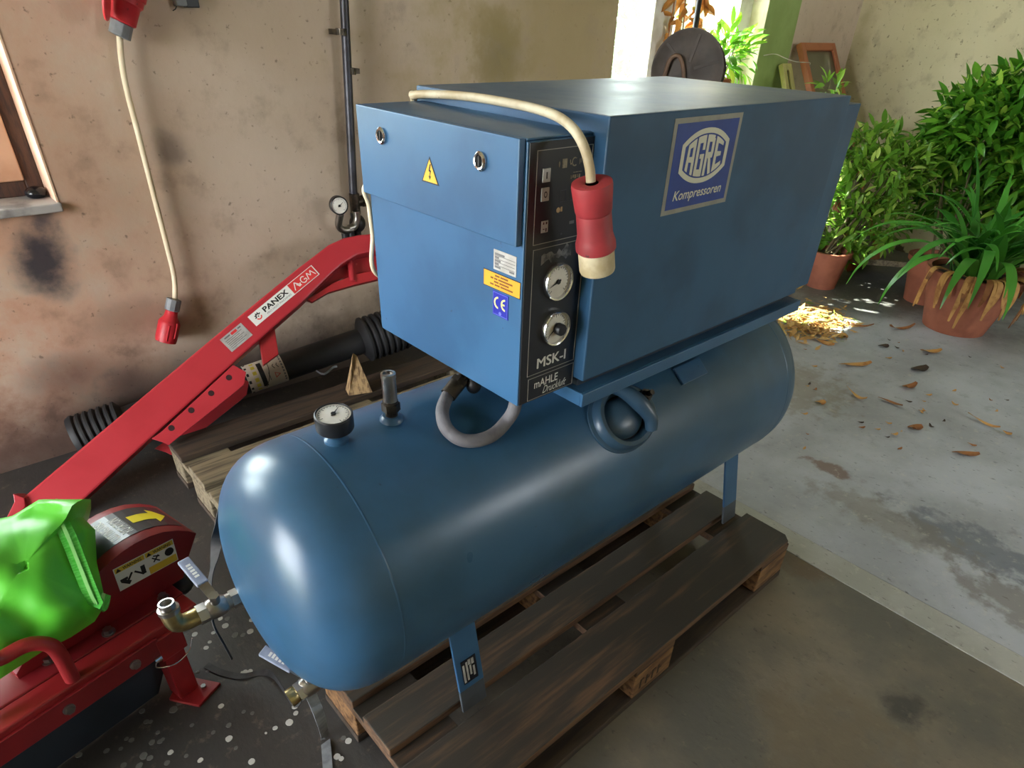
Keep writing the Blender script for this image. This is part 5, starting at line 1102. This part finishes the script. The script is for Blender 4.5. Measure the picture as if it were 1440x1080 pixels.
part('reel_drum', cyl(dc-dn*0.004, dc-dn*0.12, 0.07, n=24), DISC, hr_, smooth=True); part('reel_disc', cyl(dc-dn*0.12, dc-dn*0.126, 0.166, n=44), DISC, hr_, smooth=True)
part('hose_loop', tube([dc+dn*0.03+a_*0.10*s+b_*0 + V((0, 0, z)) for s, z in ((-1.0, -0.06), (-0.85, 0.03), (-0.5, 0.055), (-0.2, 0.02), (0.0, -0.06), (0.05, -0.14))], 0.009, 10, 6), M('brown_hose', (110, 84, 66), (90, 68, 54), scale=20, rough=0.6), hr_, smooth=True)
top = at(988, -30, 1, 1.80)
part('reel_pole', cyl(dc-dn*0.06, top, 0.013, n=12), BLACKP, hr_, smooth=True)
part('reel_stand', join(cyl(dc-dn*0.06, V((dc.x, dc.y+0.05, 0.03)), 0.02, n=12), cyl(V((dc.x, dc.y+0.05, 0)), V((dc.x, dc.y+0.05, 0.03)), 0.18, n=24)), DISC, hr_, smooth=True)
# two old window sashes leaning in the corner
def sash(label, mat, x0, x1, ztop, y_top, k, th, br):
    yb = y_top-k*ztop; m = frame((x0, yb, 0.0), (1, 0, 0), (0, k, 1)); L = ztop*math.sqrt(1+k*k); W_ = x1-x0
    t = thing('leaning_sash', label, 'window sash', (x0, yb, 0.0))
    def mb(a, b, c, d, z0=0, z1=th): return xf(box(a, b, c, d, z0, z1), m)
    part('frame', join(mb(0, br, 0, L), mb(W_-br, W_, 0, L), mb(br, W_-br, 0, br), mb(br, W_-br, L-br, L), mb(br, W_-br, L*0.5, L*0.5+0.03)), mat, t, bevel=0.003)
    part('pane', mb(br, W_-br, br, L-br, th*0.4, th*0.6), SASHGLASS, t)
    return t
sash('brown wooden window sash with dusty glass leaning in the far corner', SASHBR, 4.17, 4.62, 1.225, 1.925, 0.6, 0.035, 0.045)
sash('narrow pale yellow window sash leaning beside the brown one in the corner', SASHYE, 4.02, 4.13, 1.12, 1.93, 0.5, 0.03, 0.04)
tag(part('white_string', tube([at(1074, 78, 1, 1.93), at(1090, 76, 1, 1.92), at(1105, 82, 1, 1.88), at(1120, 87, 1, 1.84), at(1138, 88, 1, 1.82), at(1139, 91, 1, 1.82)], 0.0022, 6, 6), WFRAME), 'thin white string looped from the window reveal to the brown sash', 'string')

# ------------------------------------------------------------------ dry leaves on the far floor
random.seed(51)
def curl_mesh(name, mat, L, W, curl, twist):
    pts = [V((L*(t-0.5), 0.02*math.sin(t*5)*L*4, curl*L*(4*(t-0.5)**2)+0.004)) for t in [i/6 for i in range(7)]]
    g = ribbon(pts, lambda s: V((0, math.cos(twist*(s-0.5)), math.sin(twist*(s-0.5)))), lambda s: W*(math.sin(PI*(0.12+0.78*s))**0.8), 0.0012, 2)
    return build_mesh(name, g, mat, True, 0)
NAMED = [(1130, 507, 'dry leaf blade'), ] and [
 (1200, 515, 0.17, 0.030, STRAW, 0.2, 'long cream leaf curled up at both ends on the bare concrete'), (1155, 482, 0.13, 0.034, STRAW, -0.5, 'straw leaf with a dark rotten end before the litter heap'),
 (1185, 474, 0.05, 0.05, STRAW, 0.8, 'small square yellow leaf scrap right of the litter heap'), (1202, 459, 0.17, 0.02, BROWNLEAF, -0.35, 'thin brown stalk pointing away from the litter heap'),
 (1265, 464, 0.15, 0.022, BROWNLEAF, 0.15, 'orange brown leaf strip just left of the wide pot'), (1307, 496, 0.11, 0.028, STRAW, 0.1, 'pale leaf scrap in front of the wide terracotta pot'),
 (1292, 521, 0.09, 0.045, DARKLEAF, 0.5, 'dark crumpled leaf on open floor below the wide pot'), (1277, 546, 0.085, 0.03, BROWNLEAF, 0.7, 'curled brown leaf below the dark crumpled one'),
 (1203, 559, 0.11, 0.018, STRAW, -0.9, 'narrow yellowish leaf slanting on the floor right of the tank'), (1251, 567, 0.10, 0.016, BROWNLEAF, -0.5, 'short brown twig piece in the middle of the bare floor'),
 (1381, 596, 0.13, 0.016, STRAW, -0.7, 'straight straw coloured stalk alone on the right of the floor'), (1356, 640, 0.10, 0.026, BROWNLEAF, 0.0, 'brown leaf with a pale end, nearest to the viewer'),
 (1286, 603, 0.06, 0.034, BROWNLEAF, 0.3, 'rolled brown leaf scrap with a cream tip'), (1153, 568, 0.04, 0.03, STRAW, 0.2, 'tiny yellow leaf close to the tank end'),
 (1242, 488, 0.05, 0.03, DARKLEAF, 0.1, 'black leaf scrap between the litter heap and the wide pot')]
for i, (px, py, L, W, m_, a, lab) in enumerate(NAMED):
    me = curl_mesh('dry_leaf', m_, L, W, random.uniform(0.05, 0.2), random.uniform(0.4, 1.6)); p = on_floor(px, py)
    d_ = (on_floor(px+20, py-20*a*0.6)-p); o = put('dry_leaf', me, None, (p.x, p.y, 0.003), (0, 0, math.atan2(d_.y, d_.x))); tag(o, lab, 'leaf', 'dry leaves on the far floor')
CM = [curl_mesh('leaf_crumb', m_, 0.03, 0.012, 0.15, 0.8) for m_ in (STRAW, BROWNLEAF, DARKLEAF, STRAW)]
for k in range(46):
    px = random.uniform(1130, 1420); py = random.uniform(470, 640); p = on_floor(px, py)
    if (V((p.x, p.y, 0))-V((3.66, 0.335, 0))).length < 0.3 or p.y > 1.5 or p.y < -1.2: continue
    o = put('leaf_crumb', CM[k % 4], None, (p.x, p.y, 0.002), (0, 0, random.uniform(0, 6)), random.uniform(0.4, 1.1)); tag(o, 'small leaf crumb scattered on the concrete floor before the pots', 'leaf', 'leaf crumbs on the far floor')
vs, fs = [], []   # litter heap, uncountable
for k in range(700):
    q = random.random(); px = random.gauss(1140, 26); py = random.gauss(456, 12)
    if px > 1215: continue
    p = on_floor(px, py); p.z = 0.002+abs(random.gauss(0, 0.018))*max(0.2, 1-((px-1135)/60)**2)
    L = random.uniform(0.02, 0.09); d_ = V((random.uniform(-1, 1), random.uniform(-1, 1), random.uniform(-0.1, 0.25))).normalized(); s_ = d_.cross(V((0, 0, 1))).normalized()*L*random.uniform(0.06, 0.2)
    o = len(vs); vs += [p-d_*L/2, p+s_, p+d_*L/2+V((0, 0, 0.004)), p-s_+V((0, 0, 0.003))]; fs.append((o, o+1, o+2, o+3))
lh = part('leaf_litter', (vs, fs), leaf_mat('litter', (222, 190, 124), (178, 130, 76), (120, 150, 60), 0.2, 0.7), kind='stuff'); tag(lh, 'heap of dry yellow leaf litter on the sunlit floor past the tank', 'leaf litter')

# ------------------------------------------------------------------ outside: hedge seen through the panes; shrubs and tree added to block sun
def hedge(name, label, x0, x1, y0, y1, z1, n, sz, seed):
    random.seed(seed); vs, fs = [], []; me = LA[0]
    for k in range(n):
        p = V((random.uniform(x0, x1), random.uniform(y0, y1), random.uniform(-0.1, z1))); m = orient(rand_dir(0.1), random.uniform(-1, 1)); o = len(vs)
        vs += [p+m @ (v.co*sz*random.uniform(0.7, 1.3)) for v in me.vertices]; fs += [tuple(i+o for i in q.vertices) for q in me.polygons]
    o = part(name, (vs, fs), LEAF_H, smooth=True, kind='stuff'); return tag(o, label, 'hedge')
hedge('garden_hedge', 'sunlit green hedge outside beyond the far window', 4.0, 12.5, 6.0, 7.4, 2.6, 3000, 0.30, 61)
hedge('added_shrubs', 'low shrubs added outside the small left window to shape its light', -4.0, 1.6, 3.0, 3.8, 0.9, 900, 0.26, 62)  # added as a sun block, then kept low to let sky light in
tree = thing('sun_block_tree', 'unseen leafy tree added outside to keep sun off the small left window', 'tree', (-2.2, 6.0, -0.14))  # not in view, added so its crown blocks the sun
part('trunk', tube([V((-2.2, 6.0, -0.14)), V((-2.15, 6.0, 2.0)), V((-2.2, 6.05, 4.6))], lambda q: 0.16-0.06*q, 12, 4), OLDFRAME, tree, smooth=True)
random.seed(63); vs, fs = [], []
for k in range(4200):
    d_ = rand_dir(0.0)*random.uniform(0.2, 1.0)**0.5; p = V((-2.2+d_.x*1.7, 6.0+d_.y*1.5, 5.8+d_.z*1.5)); m = orient(rand_dir(0.2), random.uniform(-1, 1)); o = len(vs); s_ = 0.36*random.uniform(0.7, 1.3)
    vs += [p+m @ (v.co*s_) for v in LA[0].vertices]; fs += [tuple(i+o for i in q.vertices) for q in LA[0].polygons]
part('leaf_mass', (vs, fs), LEAF_H, tree, smooth=True, kind='stuff')
